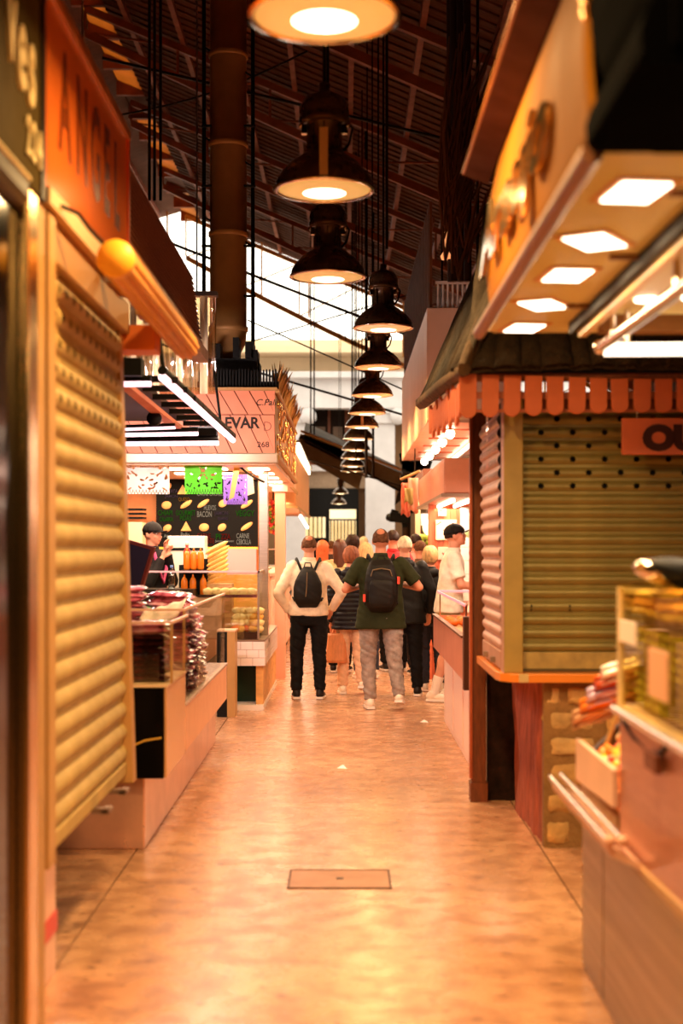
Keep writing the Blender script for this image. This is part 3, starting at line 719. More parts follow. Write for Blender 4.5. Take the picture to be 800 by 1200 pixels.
# side fascia with foil ornaments
D2 = 18.6
MB().box(xr-.03, xr, D+.05, D2, zb_, zt_).build('side_board', M('side_fascia', (214, 160, 110), .5, rgb2=(150, 96, 50), scale=5), fs)
MB().tube([(xr+.02, D, zt_), (xr+.02, D2, zt_)], .022, 8).build('side_trim', TAN, fs)
MB().tube([(xr+.02, D, zb_-.04), (xr+.02, D2, zb_-.04), (xr-.08, D2+.1, zb_-.04)], .03, 8).build('side_trim', TAN, fs)
GOLD = M('gold_foil', (255, 206, 120), .12, .9)
m = MB()
for i in range(90):
    y = R.uniform(D+.1, D2-.1); z = R.uniform(zb_+.03, zt_-.03)
    m.ell((xr+.02, y, z), (.012, R.uniform(.03,.09), R.uniform(.015,.05)), (R.uniform(-1,1), 0, 0), 6, 4)
o_ = m.build('foil_ornaments', GOLD, fs); o_['kind'] = 'stuff'
# soffit and lights
MB().box(-3.0, xr, D+.0, D2, zb_-.11, zb_-.08).build('soffit', M('soffit_board', (240, 190, 150), .45), fs)
for i in range(5):
    for j in range(3):
        x = xr-.18-.42*j; y = D+.5+.95*i
        MB().box(x-.11, x+.09, y, y+.28, zb_-.122, zb_-.112).build('light_panel', LEDW, fs)
alight('soffit_light', (-1.7, 15.0, zb_-.14), (0, 0, 0), 2.0, 90, (1.0, .74, .48), fs, size_y=2.4)
alight('soffit_light', (-1.0, 17.0, zb_-.14), (0, 0, 0), .5, 30, (1.0, .74, .48), fs, size_y=2.4)
tag(MB().ell(P3(302,549,14.2), (.065,.065,.065)).build('globe_lamp', LEDW), 'round glowing globe under the salmon fascia corner', 'lamp')
wire(P3(272,538,14.0), P3(310,565,14.0), .012, 'dark looped cable under the fascia corner', .03)
# dried palm fringe on the side of the fascia
m = MB()
DRY = M('dry_palm', (216, 170, 110), .8, var=.2)
for i in range(230):
    u = R.random(); y = D+.1+u*4.9; z = zt_+.02
    a = R.uniform(-.25, .6); l = R.uniform(.15, .34)*(1 if u > .05 else .8)
    e = Vector((xr+math.sin(a)*l*.8, y+R.uniform(-.15,.1), z+math.cos(a)*l))
    m.tube([(xr, y, z-.01), Vector((xr, y, z)).lerp(e, .5)+Vector((.0,0,.02)), e], [.008,.012,.002], 4)
o_ = m.build('dried_palm', DRY); tag(o_, 'dried palm fronds fringing the top of the salmon fascia side', 'palm fronds'); o_['kind'] = 'stuff'
# roof of the stall: black machine, comb fence
cf = thing('comb_fence', 'low dark comb-like fence on top of the salmon fascia', 'fence', (-1.15, 13.6, zt_+.03))
for i in range(26):
    x = -1.40+i*.029
    MB().box(x, x+.014, 13.56, 13.60, zt_+.03, zt_+.20+R.uniform(0,.02)).build('comb_slat', BLACK, cf)
MB().box(-1.42, -.64, 13.60, 13.62, zt_+.03, zt_+.10).build('rail', BLACK, cf)
mc_ = thing('ventilation_machine', 'black ventilation machine silhouette below the big duct', 'machine', (-1.0, 14.0, zt_+.03))
m = MB().box(-1.36, -.86, 13.9, 14.5, zt_+.03, zt_+.36)
m.box(-1.30, -1.22, 13.85, 14.1, zt_+.36, zt_+.50).box(-1.10, -1.04, 13.85, 14.1, zt_+.36, zt_+.56); m.build('housing', BLACK, mc_)
MB().box(-.98, -.90, 13.85, 14.2, zt_+.36, zt_+.52).build('motor', BLACK, mc_)
MB().box(-.92, -.86, 13.85, 14.2, zt_+.03, zt_+.44).build('bracket', BLACK, mc_)
# big duct
du = thing('ventilation_duct', 'tall dark round ventilation duct rising left of the lamps', 'duct', (-1.2, 14.3, 3.6))
DUCT = M('duct_metal', (176, 126, 70), .5, .15, var=.15, scale=3)
zz = [3.75, 4.7, 5.6, 6.5, 7.4, roof_z(-1.2)]
for a, b in zip(zz[:-1], zz[1:]):
    MB().lathe([(.185,a),(.20,a+.01),(.20,a+.05),(.185,a+.06),(.185,b)], (-1.18,14.3,0), 24).build('duct_section', DUCT, du)
MB().tube([(-1.18,14.3,3.80),(-1.19,14.3,3.68),(-1.24,14.3,3.58),(-1.33,14.3,3.50),(-1.42,14.3,3.45)], [.19,.19,.19,.18,.17], 20).build('elbow', DUCT, du)
for x in (-1.42, -.93): MB().tube([(x,14.25,3.3),(x,14.25,roof_z(x)-.1)], .022, 6).build('support_rod', BLACK, du)
for z in (4.1, 4.6, 5.2, 5.8): MB().tube([(-1.44,14.22,z),(-.9,14.22,z)], .014, 6).build('support_bar', BLACK, du)
for z in (4.9, 5.7, 6.6):
    MB().tube([(-.93,14.25,z-.3),(-1.42,14.25,z)], .010, 6).build('support_bar', BLACK, du)
# ---------------- interior of the sandwich stall
tag(MB().box(-3.2, -.95, 16.6, 16.7, 0, 2.36).build('stall_back_wall', M('warm_back_wall', (226, 140, 84), .6, var=.1)), 'warm orange back wall behind the sandwich menu', 'wall panel')
mb_ = thing('menu_board', 'black chalk menu board with coloured sandwich names and pictures', 'menu board', (-1.6, 16.4, 1.5))
DM = 16.4
def pm(x, y): return P3(x, y, DM)
a_, b_ = pm(183, 641), pm(302, 560)
MB().box(a_.x, b_.x, DM, DM+.04, a_.z, b_.z).build('board', M('chalkboard', (14, 10, 8), .9), mb_)
MB().box(a_.x, b_.x, DM-.02, DM+.04, a_.z-.03, a_.z).build('frame', M('yellow_frame', (250, 190, 70), .5), mb_)
MB().box(a_.x, b_.x, DM-.02, DM+.04, b_.z, b_.z+.05).build('frame', M('greige_trim', (186, 160, 134)), mb_)
W_ = M('chalk_white', (250, 240, 225), .6, emit=.05); G_ = M('chalk_green', (120, 205, 70), .6, emit=.05); R_ = M('chalk_red', (225, 60, 50), .6, emit=.05)  # chalk colours here and below glow faintly to brighten the lettering
Y_ = M('chalk_yellow', (240, 200, 80), .6, emit=.05); L_c = M('chalk_lilac', (190, 160, 170), .6, emit=.05); BR = M('drawn_bread', (220, 156, 90), .6, var=.2, scale=12)
def mt(s_, x, y, px, mat, wpx):
    o = text(s_, 1.0, mat, mb_, (0, 0, 0), XF, ZF, .002, .012, 1, 'lettering')
    me = o.data; xs = [v.co.x for v in me.vertices]; zs = [v.co.z for v in me.vertices]
    k = px/max(zs and (max(zs)-min(zs)), .1)*DM/F; kx = wpx/(max(xs)-min(xs))*DM/F
    b = pm(x, y); x0, z0 = min(xs), min(zs); off = ORG[mb_.name]
    for v in me.vertices: v.co = Vector(((v.co.x-x0)*kx+b.x-off.x, DM-.008-off.y, (v.co.z-z0)*k+b.z-off.z))
for row in [('JAMON',193,584,4,L_c,15),('PATATA',193,577.5,4,L_c,15),('QUESO',209,588,5,Y_,13),('CARNE CHORIZO',231,581,4,W_,33),
            ('CHIAPI',185,604,6,G_,17),('CALABRIA',187,611,5,G_,16),('GOURMET',206,604,6,G_,23),('PIDAS',211,610,5.5,G_,13),
            ('HUEVOS',239,598,6,W_,14),('BACON',231,606,7,W_,17),('JAMON',251,605,6,L_c,16),('queso',255,611,5,L_c,12),('VEGGY',276,605,7,G_,22),
            ('Pollo',212,629,5,W_,10),('CARNE',231,631,6,R_,16),('PICANTE',236,637,6,R_,15),('PI',253,632,6.5,G_,5),('ZZA',259,632,6.5,R_,11),('Jamon y Queso',252,636,3.5,W_,22),
            ('CARNE',277,631,6,W_,15),('CEBOLLA',277,638,6,W_,17),('Atun',192,630,4,W_,9)]:
    mt(*row)
def bread(kind, x, y):
    c = pm(x, y)
    if kind == 'tri': MB().prism([(c.x-.06, c.z-.05), (c.x+.06, c.z-.05), (c.x, c.z+.06)], 'Y', DM-.015, DM-.001).build('bread_picture', BR, mb_)
    else:
        w_, h_ = {'sq': (.058,.046), 'long': (.082,.028), 'oval': (.054,.04)}[kind]
        MB().ell((c.x, DM-.002, c.z), (w_, .010, h_), (0, -.6, 0) if kind != 'sq' else (0, -.1, 0), 12, 8).build('bread_picture', BR, mb_)
for b in (('oval',196,570),('tri',214,574),('sq',195,592),('long',218,591),('long',238,590),('oval',261,590),('long',289,591),('oval',196,619),('tri',218,617),('sq',239,618),('oval',260,618),('long',289,617)): bread(*b)
# papel picado flags with real cut-outs
def flag(label, x0, x1, y0, y1, d, mat, seed):
    a, b = P3(x0, y1, d), P3(x1, y0, d); rr = random.Random(seed); nx, ny = 54, 46
    holes = []
    for i in range(24): holes.append((rr.uniform(.06,.94), rr.uniform(.15,.92), rr.uniform(.02,.075), rr.uniform(.015,.035), rr.uniform(0, 3)))
    holes += [(h[0]+(1-2*h[0]), h[1], h[2], h[3], -h[4]) for h in holes[:12]]
    def keep(i, j):
        u, v = (i+.5)/nx, (j+.5)/ny
        if v < .07 and (i % 4 == 0): return False           # scalloped lower edge
        if v > .86 and (i % 4 == 1) and (j % 2): return False
        if .04 < v < .12 and i % 4 == 2: return False
        for (cx, cy, rx, ry, an) in holes:
            dx, dy = u-cx, v-cy; q = dx*math.cos(an)+dy*math.sin(an); p = -dx*math.sin(an)+dy*math.cos(an)
            if (q/rx)**2+(p/ry)**2 < 1: return False
        return True
    m = MB().grid(nx, ny, lambda u, v: (a.x+(b.x-a.x)*u, d+.03*math.sin(u*5+seed), a.z+(b.z-a.z)*v), False, keep)
    return tag(m.build('paper_flag', mat, solid=.003, fix=False), label, 'flag')
flag('white cut-paper flag hanging at the left under the fascia', 146, 198, 540, 579, 13.7, M('white_paper', (255, 250, 248), .6, translucent=.4), 3)
flag('bright green cut-paper flag hanging in the middle', 216, 260, 537, 579, 13.7, M('green_paper', (130, 240, 70), .6, translucent=.35), 8)
flag('purple cut-paper flag hanging at the right', 262, 290, 556, 591, 14.3, M('purple_paper', (160, 120, 235), .6, translucent=.35), 5)
tag(MB().hexa([P3(268,586,14.0),P3(274,583,14.0),P3(274,583,14.1),P3(268,586,14.1),P3(274,548,14.0),P3(281,548,14.0),P3(281,548,14.1),P3(274,548,14.1)]).build('ribbon', M('orange_ribbon', (250, 190, 110), .5)), 'orange paper ribbon in front of the purple flag', 'ribbon')
tag(MB().hexa([P3(286,582,14.5),P3(298,578,14.5),P3(298,578,14.6),P3(286,582,14.6),P3(285,556,14.5),P3(296,556,14.5),P3(296,556,14.6),P3(285,556,14.6)]).build('ribbon', M('cream_ribbon', (250, 225, 180), .5)), 'cream paper strip right of the purple flag', 'ribbon')
tag(MB().tube([P3(140,538,13.72), P3(300,556,14.4)], .006, 6).build('string', WIRE), 'thin string the paper flags hang from', 'string')
# stainless post and pink side post
sp_ = thing('stall_post', 'stainless square post under the corner of the salmon fascia', 'post', P3(308, 751, 14.6))
a_ = P3(303, 751, 14.6); b_ = P3(314, 562, 14.6)
MB().box(a_.x, b_.x, 14.6, 14.7, a_.z, zb_-.11).build('shaft', STEEL, sp_, .006)
MB().box(a_.x-.015, b_.x+.015, 14.58, 14.72, a_.z-.01, a_.z+.03).build('foot_plate', DSTEEL, sp_)
# shelves, equipment behind the counter
eq = thing('counter_equipment', 'pale counter appliance block below the menu board', 'appliance', P3(215, 662, 15.6))
a_, b_ = P3(196, 662, 15.6), P3(240, 628, 15.6)
MB().box(a_.x, b_.x, 15.6, 15.9, .95, b_.z).build('body', WHITE, eq, .01)
MB().box(a_.x+.02, b_.x-.02, 15.59, 15.6, b_.z-.16, b_.z-.13).build('slot', BLACK, eq)
MB().box(-2.5, -1.42, 15.5, 16.2, 0, .95).build('cupboard', M('warm_cupboard', (210, 150, 110), .5), eq)
a_, b_ = P3(242, 662, 16.3), P3(300, 643, 16.3)
tag(MB().box(a_.x, b_.x, 16.3, 16.38, .95, b_.z).build('pink_panel', M('pink_panel', (240, 150, 150), .5)), 'pink panel below the menu board at right', 'panel')
rk = thing('tray_rack', 'small dark rack of trays left of the worker', 'rack', P3(158, 606, 16.2))
for i in range(3):
    a_ = P3(146, 598+i*5, 16.2); MB().box(a_.x, a_.x+.22, 16.1, 16.4, a_.z, a_.z+.02).build('tray', BLACK, rk)
MB().box(P3(146,0,16.2).x, P3(168,0,16.2).x, 16.1, 16.4, P3(0,640,16.2).z, P3(0,612,16.2).z).build('oven', M('cream_oven', (250, 226, 180), .4), rk)
# glass case with pastries
gc = thing('pastry_case', 'tall glass pastry case at the aisle corner of the sandwich stall', 'glass case', (-1.3, 14.3, .68))
gx0, gx1 = P3(165, 0, 13.9).x, P3(303, 0, 13.9).x
zt2 = P3(0, 671, 13.9).z; zc = .69
MB().box(gx0, gx1, 13.9, 13.906, zc, zt2).build('front_pane', GLASS, gc)
MB().box(gx1-.006, gx1, 13.9, 16.0, zc, zt2).build('side_pane', GLASS, gc)
MB().box(gx0, gx1+.01, 13.88, 13.915, zt2, zt2+.018).build('top_rail', M('pale_pink_rail', (255, 200, 200), .3), gc)  # front rail plain pale pink, side rail steel
MB().box(gx1-.01, gx1+.012, 13.88, 16.0, zt2, zt2+.018).build('top_rail', STEEL, gc)
MB().box(gx1-.012, gx1+.006, 13.89, 13.91, zc, zt2).build('corner_post', STEEL, gc)
MB().box(-1.45, gx1-.02, 13.95, 14.7, 1.10, 1.115).build('glass_shelf', GLASS, gc)
MB().box(-1.45, gx1-.02, 13.93, 13.94, 1.095, 1.125).build('shelf_edge', CHROME, gc)
MB().box(-1.45, gx1-.02, 14.9, 14.95, zc, 1.30).build('back_panel', M('yellow_back', (240, 180, 80), .5), gc)
MB().box(-1.12, gx1-.02, 13.93, 14.6, zc+.002, .755).build('black_tray', BLACK, gc)
MB().box(-1.5, -1.22, 13.93, 14.0, .70, 1.10).build('wood_side', BEIGE, gc)
FOOD = [M('golden_pastry', (246, 178, 82), .5, var=.25, scale=20), M('pale_pastry', (250, 216, 150), .55, var=.2, scale=20), M('orange_filling', (240, 120, 40), .4, var=.2, scale=20)]
fo = [MB().ell((0,0,.03),(.055,.045,.035),amp=.35,seed=i,n=10,m=6).build('pastry', FOOD[i], None, loc=(0,0,0)) for i in range(3)]
fu = set()
def put(lst, used, k, loc, rot, label, cat, group, s=1.0):
    o = lst[k] if k not in used else lst[k].copy()
    if k in used: C.objects.link(o)
    used.add(k); o.location = loc; o.rotation_euler = rot; o.scale = (s, s, s); tag(o, label, cat, group); return o
for lay in range(4):
    for i in range(5):
        put(fo, fu, R.randrange(3) if lay < 2 else R.randrange(2), (-1.09+i*.058+R.uniform(-.01,.01)+lay*.005, 13.99+R.uniform(0,.05)+.03*lay, .757+lay*.058), (R.uniform(-.3,.3), R.uniform(-.3,.3), R.uniform(0,6)),
            'golden pastry '+WORDS[i]+' from the left in layer '+('one','two','three','four')[lay]+' of the corner glass case heap', 'pastry', 'pastries heaped in the glass case', 1.0)
for i in range(6):
    put(fo, fu, 1, (-1.36+i*.085, 14.05+R.uniform(-.02,.02), 1.117), (0, 0, R.uniform(0,6)), 'pale pastry, '+WORDS[i]+' from the left on the upper glass shelf', 'pastry', 'pastries on the upper shelf', 1.15)
# baguette sandwiches stack
bg_ = MB().ell((0,0,.028),(.13,.034,.028),amp=.15,seed=2,n=12,m=8).build('baguette', M('baguette_crust', (248, 186, 96), .5, var=.25, scale=15), None, loc=(0,0,0))
bk = MB().ell((0,0,.03),(.12,.038,.008),n=12,m=4).build('filling', M('filling', (220, 90, 50), .5), bg_)
for i in range(8):
    o = bg_ if i == 0 else copy_tree(bg_)
    c = P3(256, 681-i*5.2, 14.45); o.location = (c.x+R.uniform(-.01,.01), 14.45, c.z); o.rotation_euler = (0, -.5, R.uniform(-.1,.1))
    tag(o, 'filled baguette, '+WORDS[i]+' from the bottom of the slanting stack', 'sandwich', 'stacked filled baguettes')
tag(MB().box(P3(243,0,14.4).x, P3(272,0,14.4).x, 14.35, 14.6, zc, P3(0,684,14.4).z).build('display_block', M('display_block', (220, 170, 110), .5)), 'small block under the stacked baguettes', 'stand')
# orange sauce bottles on a black rack
br_ = thing('bottle_rack', 'black two-tier rack holding orange bottles', 'rack', P3(227, 700, 14.3))
for z, nm in ((P3(0,668,14.3).z, 'shelf'), (P3(0,702,14.3).z, 'shelf')):
    MB().box(P3(212,0,14.3).x, P3(243,0,14.3).x, 14.25, 14.5, z-.02, z).build(nm, BLACK, br_)
MB().box(P3(213,0,14.3).x, P3(242,0,14.3).x, 14.44, 14.5, zc, P3(0,655,14.3).z).build('back_plate', BLACK, br_)
OR = M('orange_bottle', (246, 130, 30), .25, var=.1)
obp = MB().lathe([(0,0),(.03,.003),(.034,.02),(.034,.15),(.024,.18),(.012,.19),(0,.195)], n=14).build('sauce_bottle', OR, None, loc=(0,0,0))
MB().lathe([(0,.19),(.012,.19),(.008,.215),(0,.22)], n=10).build('nozzle', OR, obp)
j = 0
for (y, xs) in ((668, (219, 227, 235)), (702, (216, 226, 238))):
    for x in xs:
        o = obp if j == 0 else copy_tree(obp); j += 1
        o.location = P3(x, y, 14.32)+Vector((0,0,.001)); o.scale = (1,1,1.0 if y == 668 else 1.15)
        tag(o, ('left','middle','right')[(j-1)%3]+' orange bottle on the '+('upper' if y == 668 else 'lower')+' tier of the black rack', 'bottle', 'orange bottles on the '+('upper' if y == 668 else 'lower')+' tier')
wb = thing('water_bottle', 'clear plastic water bottle behind the glass rail', 'bottle', (P3(201,0,14.2).x, 14.2, .99))
z0 = P3(0, 690, 14.2).z
tag(MB().box(-2.4, -1.50, 14.02, 14.55, 0, z0).build('work_counter', M('work_counter', (60, 40, 28), .4)), 'dark work counter in front of the worker', 'counter')
MB().lathe([(0,z0),(.035,z0),(.037,z0+.05),(.034,z0+.08),(.037,z0+.12),(.034,z0+.16),(.012,z0+.20),(.012,z0+.21)], wb.location*Vector((1,1,0)) if False else (wb.location.x,14.2,0), 14).build('bottle_body', glass_mat('water_plastic', (220, 230, 240), .6, .1), wb)
MB().lathe([(0,z0+.21),(.015,z0+.21),(.015,z0+.235),(0,z0+.235)], (wb.location.x,14.2,0), 12).build('cap', M('blue_cap', (120, 150, 220), .4), wb)
rs_ = thing('sauce_bottle', 'red sauce bottle with white cap before the pale appliance', 'bottle', P3(219, 662, 15.2))
q = P3(219, 662, 15.2)
MB().lathe([(0,q.z),(.04,q.z),(.04,q.z+.14),(.016,q.z+.19),(.016,q.z+.21)], (q.x,15.2,0), 12).build('bottle_body', M('red_bottle', (200, 50, 40), .3), rs_)
MB().lathe([(0,q.z+.21),(.02,q.z+.21),(.015,q.z+.25),(0,q.z+.25)], (q.x,15.2,0), 12).build('cap', WHITE, rs_)
MB().box(q.x-.08, q.x+.08, 15.15, 15.3, .9, q.z).build('stand', BLACK, rs_)
# stall base: white tiled box, recess, plank side
tb = thing('tiled_ledge', 'white tiled ledge box at the corner of the sandwich stall', 'ledge', (-.97, 14.4, .43))
tx0, tx1 = P3(268,0,13.9).x, -.79
MB().box(tx0+.01, tx1-.01, 13.91, 16.5, .435, .67).build('core', M('grout', (190, 150, 130), .7), tb)
TW = M('white_tile', (240, 222, 212), .25, var=.05)
nx = 3; w_ = (tx1-tx0)/nx
for r_ in range(3):
    for i in range(nx+1):
        a = tx0+(i-(.5 if r_ % 2 else 0))*w_; b = a+w_-.004; a = max(a, tx0); b = min(b, tx1)
        if b-a > .02: MB().box(a, b, 13.9, 13.915, .43+r_*.08, .43+r_*.08+.076).build('tile', TW, tb)
for r_ in range(3):
    for i in range(9):
        a = 13.92+i*.28
        MB().box(tx1-.012, tx1, a, a+.276, .43+r_*.08, .43+r_*.08+.076).build('tile', TW, tb)
MB().box(tx0, tx1, 13.9, 16.5, .672, .685).build('top_slab', STEEL, tb)
sb = thing('counter', 'plank-clad base of the sandwich stall with green front recess', 'stall base', (-1.0, 14.5, 0))
MB().box(-1.4, -.88, 14.2, 16.5, .05, .43).build('green_front', M('dark_green_panel', (22, 44, 28), .25), sb)
for i in range(5):
    MB().box(-.88, -.81, 13.95+i*.51, 13.95+i*.51+.5, .05, .43).build('plank', M('yellow_wood', (220, 160, 90), .45, var=.2, scale=3, stretch=(1,1,5)), sb)
MB().box(-1.24, -.80, 13.85, 16.5, 0, .05).build('plinth_strip', WHITE, sb)
MB().box(-2.6, -1.42, 13.93, 13.97, 0, .66).build('front_panel', BEIGE, sb)
bpost = thing('counter_post', 'dark post with pale wood side beside the tiled ledge', 'post', (-1.2, 13.4, .0))
MB().box(P3(254,0,13.3).x, P3(266,0,13.3).x, 13.3, 13.5, .0, .79).build('dark_face', BLACK, bpost)
MB().box(P3(266,0,13.3).x, P3(275,0,13.3).x, 13.3, 13.6, .0, .80).build('wood_side', TAN, bpost)
MB().box(P3(254,0,13.3).x, P3(276,0,13.3).x, 13.3, 13.6, .80, .815).build('top_cap', BEIGE, bpost)

# ================================================================ LEFT, stalls beyond
def far_fascia(name, label, x, y0, y1, z0, z1, mat, litm=None):
    t = thing(name, label, 'sign', (x-.4, (y0+y1)/2, z0))
    MB().box(x-.9, x, y0, y1, z0, z1).build('box', mat, t, .02)
    MB().box(x-.9, x+.03, y0-.03, y0, z0-.04, z0).build('lower_trim', TAN, t)
    MB().box(x, x+.03, y0, y1, z0-.04, z0).build('lower_trim', TAN, t)
    return t
f2 = far_fascia('sign_fascia', 'plain pale pink fascia just beyond the salmon one', -.78, 19.2, 22.4, 2.45, 3.25, PALEPINK)
f3 = far_fascia('sign_fascia', 'far tan board fascia with a bright slanted light tube', -.80, 22.8, 31.0, 2.25, 3.25, M('tan_board', (214, 150, 100), .5, var=.15, stretch=(1,4,1)))
tl = thing('light_tube', 'bright slanted tube light along the far left fascia', 'lamp', (-.76, 26, 3.2))
MB().hexa([P3(346,530,23),P3(350,530,23),P3(363,556,31),P3(362,556,31),P3(346,522,23),P3(350,522,23),P3(363,553,31),P3(362,553,31)]).build('tube', LIT('bright_tube', (1.0,.8,.55), 14), tl)
MB().box(-.80, -.74, 22.9, 31, 3.27, 3.31).build('holder', DSTEEL, tl)
for i, (x, y, d, e, f_, g) in enumerate(((345,585,24,358,600,30), (352,605,24,360,618,28))):
    t = thing('tube_lamp', ['upper','lower'][i]+' small slanting tube lamp under the far left fascia', 'lamp', P3(x, y, d), 'small tube lamps under the far left fascia')
    MB().tube([P3(x,y,d)+Vector((0,0,.05)), (-.80,d,2.26)], .008, 6).build('hanger', DSTEEL, t); MB().tube([P3(x,y,d), P3(e,f_,g)], .03, 8).build('tube', LEDW, t); MB().tube([P3(x,y,d)+Vector((0,0,.05)), P3(e,f_,g)+Vector((0,0,.05))], .02, 6).build('holder', DSTEEL, t)
alight('far_left_light', (-1.3, 22, 2.3), (0, 0, 0), .8, 90, (1.0, .72, .45), f2, size_y=5)
alight('far_left_light', (-1.3, 27, 2.2), (0, 0, 0), .8, 60, (1.0, .72, .45), f3, size_y=5)
pc = thing('stall_column', 'pink column of the stall beyond the sandwich stall', 'column', (-.8, 17.3, 0))
a_, b_ = P3(322,0,17.2), P3(334,0,17.2)
MB().box(a_.x, b_.x, 17.2, 17.4, 0, 2.36).build('shaft', M('pink_column', (250, 170, 140), .5), pc)
MB().box(a_.x-.03, b_.x+.03, 17.17, 17.43, 2.26, 2.36).build('capital', PALEPINK, pc)
flr = thing('flower_garland', 'red and green hanging flowers left of the pink column', 'flowers', P3(320, 620, 19.2))
for k, (mname, col) in enumerate((('red_flower', (230, 60, 50)), ('leaf_green', (120, 150, 40)), ('orange_flower', (240, 150, 60)))):
    m = MB()
    for i in range(40):
        c = P3(R.uniform(315, 327), R.uniform(586, 624), 19.2+R.uniform(-.1,.1)); m.ell(c, (R.uniform(.015,.035),)*3, n=6, m=4, amp=.5, seed=i)
    o_ = m.build(('flower_heads', 'leaves', 'buds')[k], M(mname, col, .6), flr); o_['kind'] = 'stuff'
MB().tube([P3(321,618,19.2), P3(320,590,19.25), (P3(320,0,19.25).x,19.25,2.47)], .012, 6).build('string', WIRE, flr)
cab = thing('white_cabinet', 'white cabinet front along the aisle beside the man in the beige sweater', 'cabinet', (-1.2, 20.5, 0))
MB().box(-2.2, -.93, 18.0, 23.5, .08, 1.22).build('body', M('white_cabinet', (240, 208, 184), .4, var=.03), cab, .01)
for i in range(4): MB().box(-.932, -.915, 18.05+i*1.36, 18.05+i*1.36+1.3, .12, 1.16).build('door', M('white_cabinet', (240, 208, 184)), cab, .004)
MB().box(-2.2, -.90, 17.95, 23.5, 1.22, 1.26).build('worktop', PALEPINK, cab)
MB().box(-2.2, -.96, 18.05, 23.5, 0, .08).build('toe_kick', DARKW, cab)
gc2 = glass_case('glass case standing on the far white cabinet', -1.9, -1.0, 18.1, 23.0, 1.262, 1.55)
c2 = thing('far_counter', 'far left counter glimpsed behind the shoppers', 'counter', (-1.3, 27, 0))
MB().box(-2.2, -.92, 24.2, 31.5, 0, 1.15).build('body', M('far_counter', (226, 160, 124), .5), c2)
MB().box(-2.2, -.88, 24.1, 31.5, 1.15, 1.19).build('worktop', PALEPINK, c2)
bw = thing('shelving', 'dark shelving behind the far left stalls', 'shelving', (-2.6, 25, 0))
MB().box(-2.7, -2.5, 18.7, 32, 0, 2.4).build('backboard', M('dark_shelf_back', (60, 30, 18), .7), bw)
for z in (.9, 1.4, 1.9): MB().box(-2.5, -2.25, 18.1, 31.9, z, z+.03).build('shelf', WOODB, bw)
for i in range(14):
    MB().box(-2.45, -2.3, 18.6+i*.95, 19.0+i*.95, 1.43, 1.43+R.uniform(.15,.35)).build('carton', M(['carton_a','carton_b','carton_c'][i%3], [(220,120,70),(240,200,130),(150,60,40)][i%3], .6), bw)
# ================================================================ RIGHT, near counter
nc = thing('steel_counter', 'brushed steel counter with glass front in the right foreground', 'counter', (1.3, 4.4, 0))
CB = M('counter_steel', (150, 116, 62), .38, .6, var=.14, scale=2.5, stretch=(1, .4, 10))
MB().box(.90, 1.7, 3.0, 5.40, .0, .60).build('base', CB, nc, .004)
MB().box(.896, .900, 3.0, 4.95, .02, .595).build('side_panel', CB, nc)
MB().box(.896, .900, 4.965, 5.39, .02, .595).build('side_panel', CB, nc)
MB().box(.905, 1.7, 3.0, 4.70, .60, 1.05).build('upper_body', M('rosy_steel_panel', (186, 124, 96), .3, .55, var=.10, scale=6, stretch=(1, 1, 14)), nc)
MB().hexa([(.895,3.0,.60),(.93,3.0,.60),(.93,4.7,.60),(.895,4.7,.60),(.895,3.0,.66),(.93,3.0,.80),(.93,4.7,.62),(.895,4.7,.61)]).build('slanting_reflection', M('beige_reflection', (190, 144, 92), .45), nc)  # beige wedge stands in for a slanted reflection on the steel panel
MB().tube([(.885,3.0,1.065),(.885,4.69,1.065)], .016, 10).build('hand_rail', CHROME, nc)
MB().box(.89, 1.7, 3.0, 4.70, 1.05, 1.075).build('top_edge', M('cream_edge', (230, 200, 150), .3), nc)
MB().tube([(.90,4.68,1.05),(.91,4.5,1.0),(.915,4.25,.985),(.91,4.1,1.0),(.90,4.0,1.04)], .010, 6).build('cable_loop', BLACK, nc)
MB().box(.88, .90, 4.05, 4.2, .95, 1.0).build('latch', M('brown_latch', (120, 60, 36), .5), nc)
MB().box(.90, 1.7, 4.72, 5.45, .60, .70).build('lower_tray_body', CB, nc)
MB().hexa([(.885,4.72,.73),(.905,4.72,.73),(.905,5.48,.70),(.885,5.48,.70),(.885,4.72,.86),(.905,4.72,.86),(.905,5.48,.86),(.885,5.48,.86)]).build('tray_front', PALEPINK, nc, .004)
tr = MB()
tr.hexa([(.80,4.3,.66),(.89,4.3,.62),(.89,5.5,.62),(.80,5.5,.66),(.79,4.3,.70),(.89,4.3,.64),(.89,5.5,.64),(.79,5.5,.70)])
tr.build('ledge_tray', PALEPINK, nc)
MB().tube([(.795,4.3,.705),(.795,5.5,.705)], .012, 8).build('tray_rail', CHROME, nc)
MB().tube([(.835,4.3,.715),(.835,5.5,.715)], .012, 8).build('tray_rail', CHROME, nc)
for x in (.795, .835): MB().lathe([(0,4.275),(.016,4.278),(.018,4.30),(0,4.31)], (x, 0, .71), 12, 'Y').build('rail_end', M('rosy_end', (240,180,150), .3), nc)
# small notice
# glass case on top with cookies
ng = thing('display_case', 'tall glass display case on the steel counter at right', 'glass case', (1.3, 4.2, 1.076))
MB().box(.905, .911, 3.0, 4.69, 1.077, 1.46).build('side_pane', glass_mat('tinted_case_glass', (246, 240, 205), .86), ng)
MB().box(.911, 1.7, 4.684, 4.69, 1.077, 1.46).build('end_pane', glass_mat('tinted_case_glass', (246, 240, 205), .86), ng)
MB().box(.895, .912, 4.675, 4.695, 1.077, 1.465).build('corner_post', M('cream_edge', (230, 200, 150)), ng)
MB().box(.895, 1.7, 3.0, 4.695, 1.462, 1.475).build('top_pane', glass_mat('tinted_case_glass', (246, 240, 205), .86), ng)
MB().box(.93, 1.7, 3.0, 4.66, 1.365, 1.375).build('glass_shelf', glass_mat('tinted_case_glass', (246, 240, 205), .86), ng)
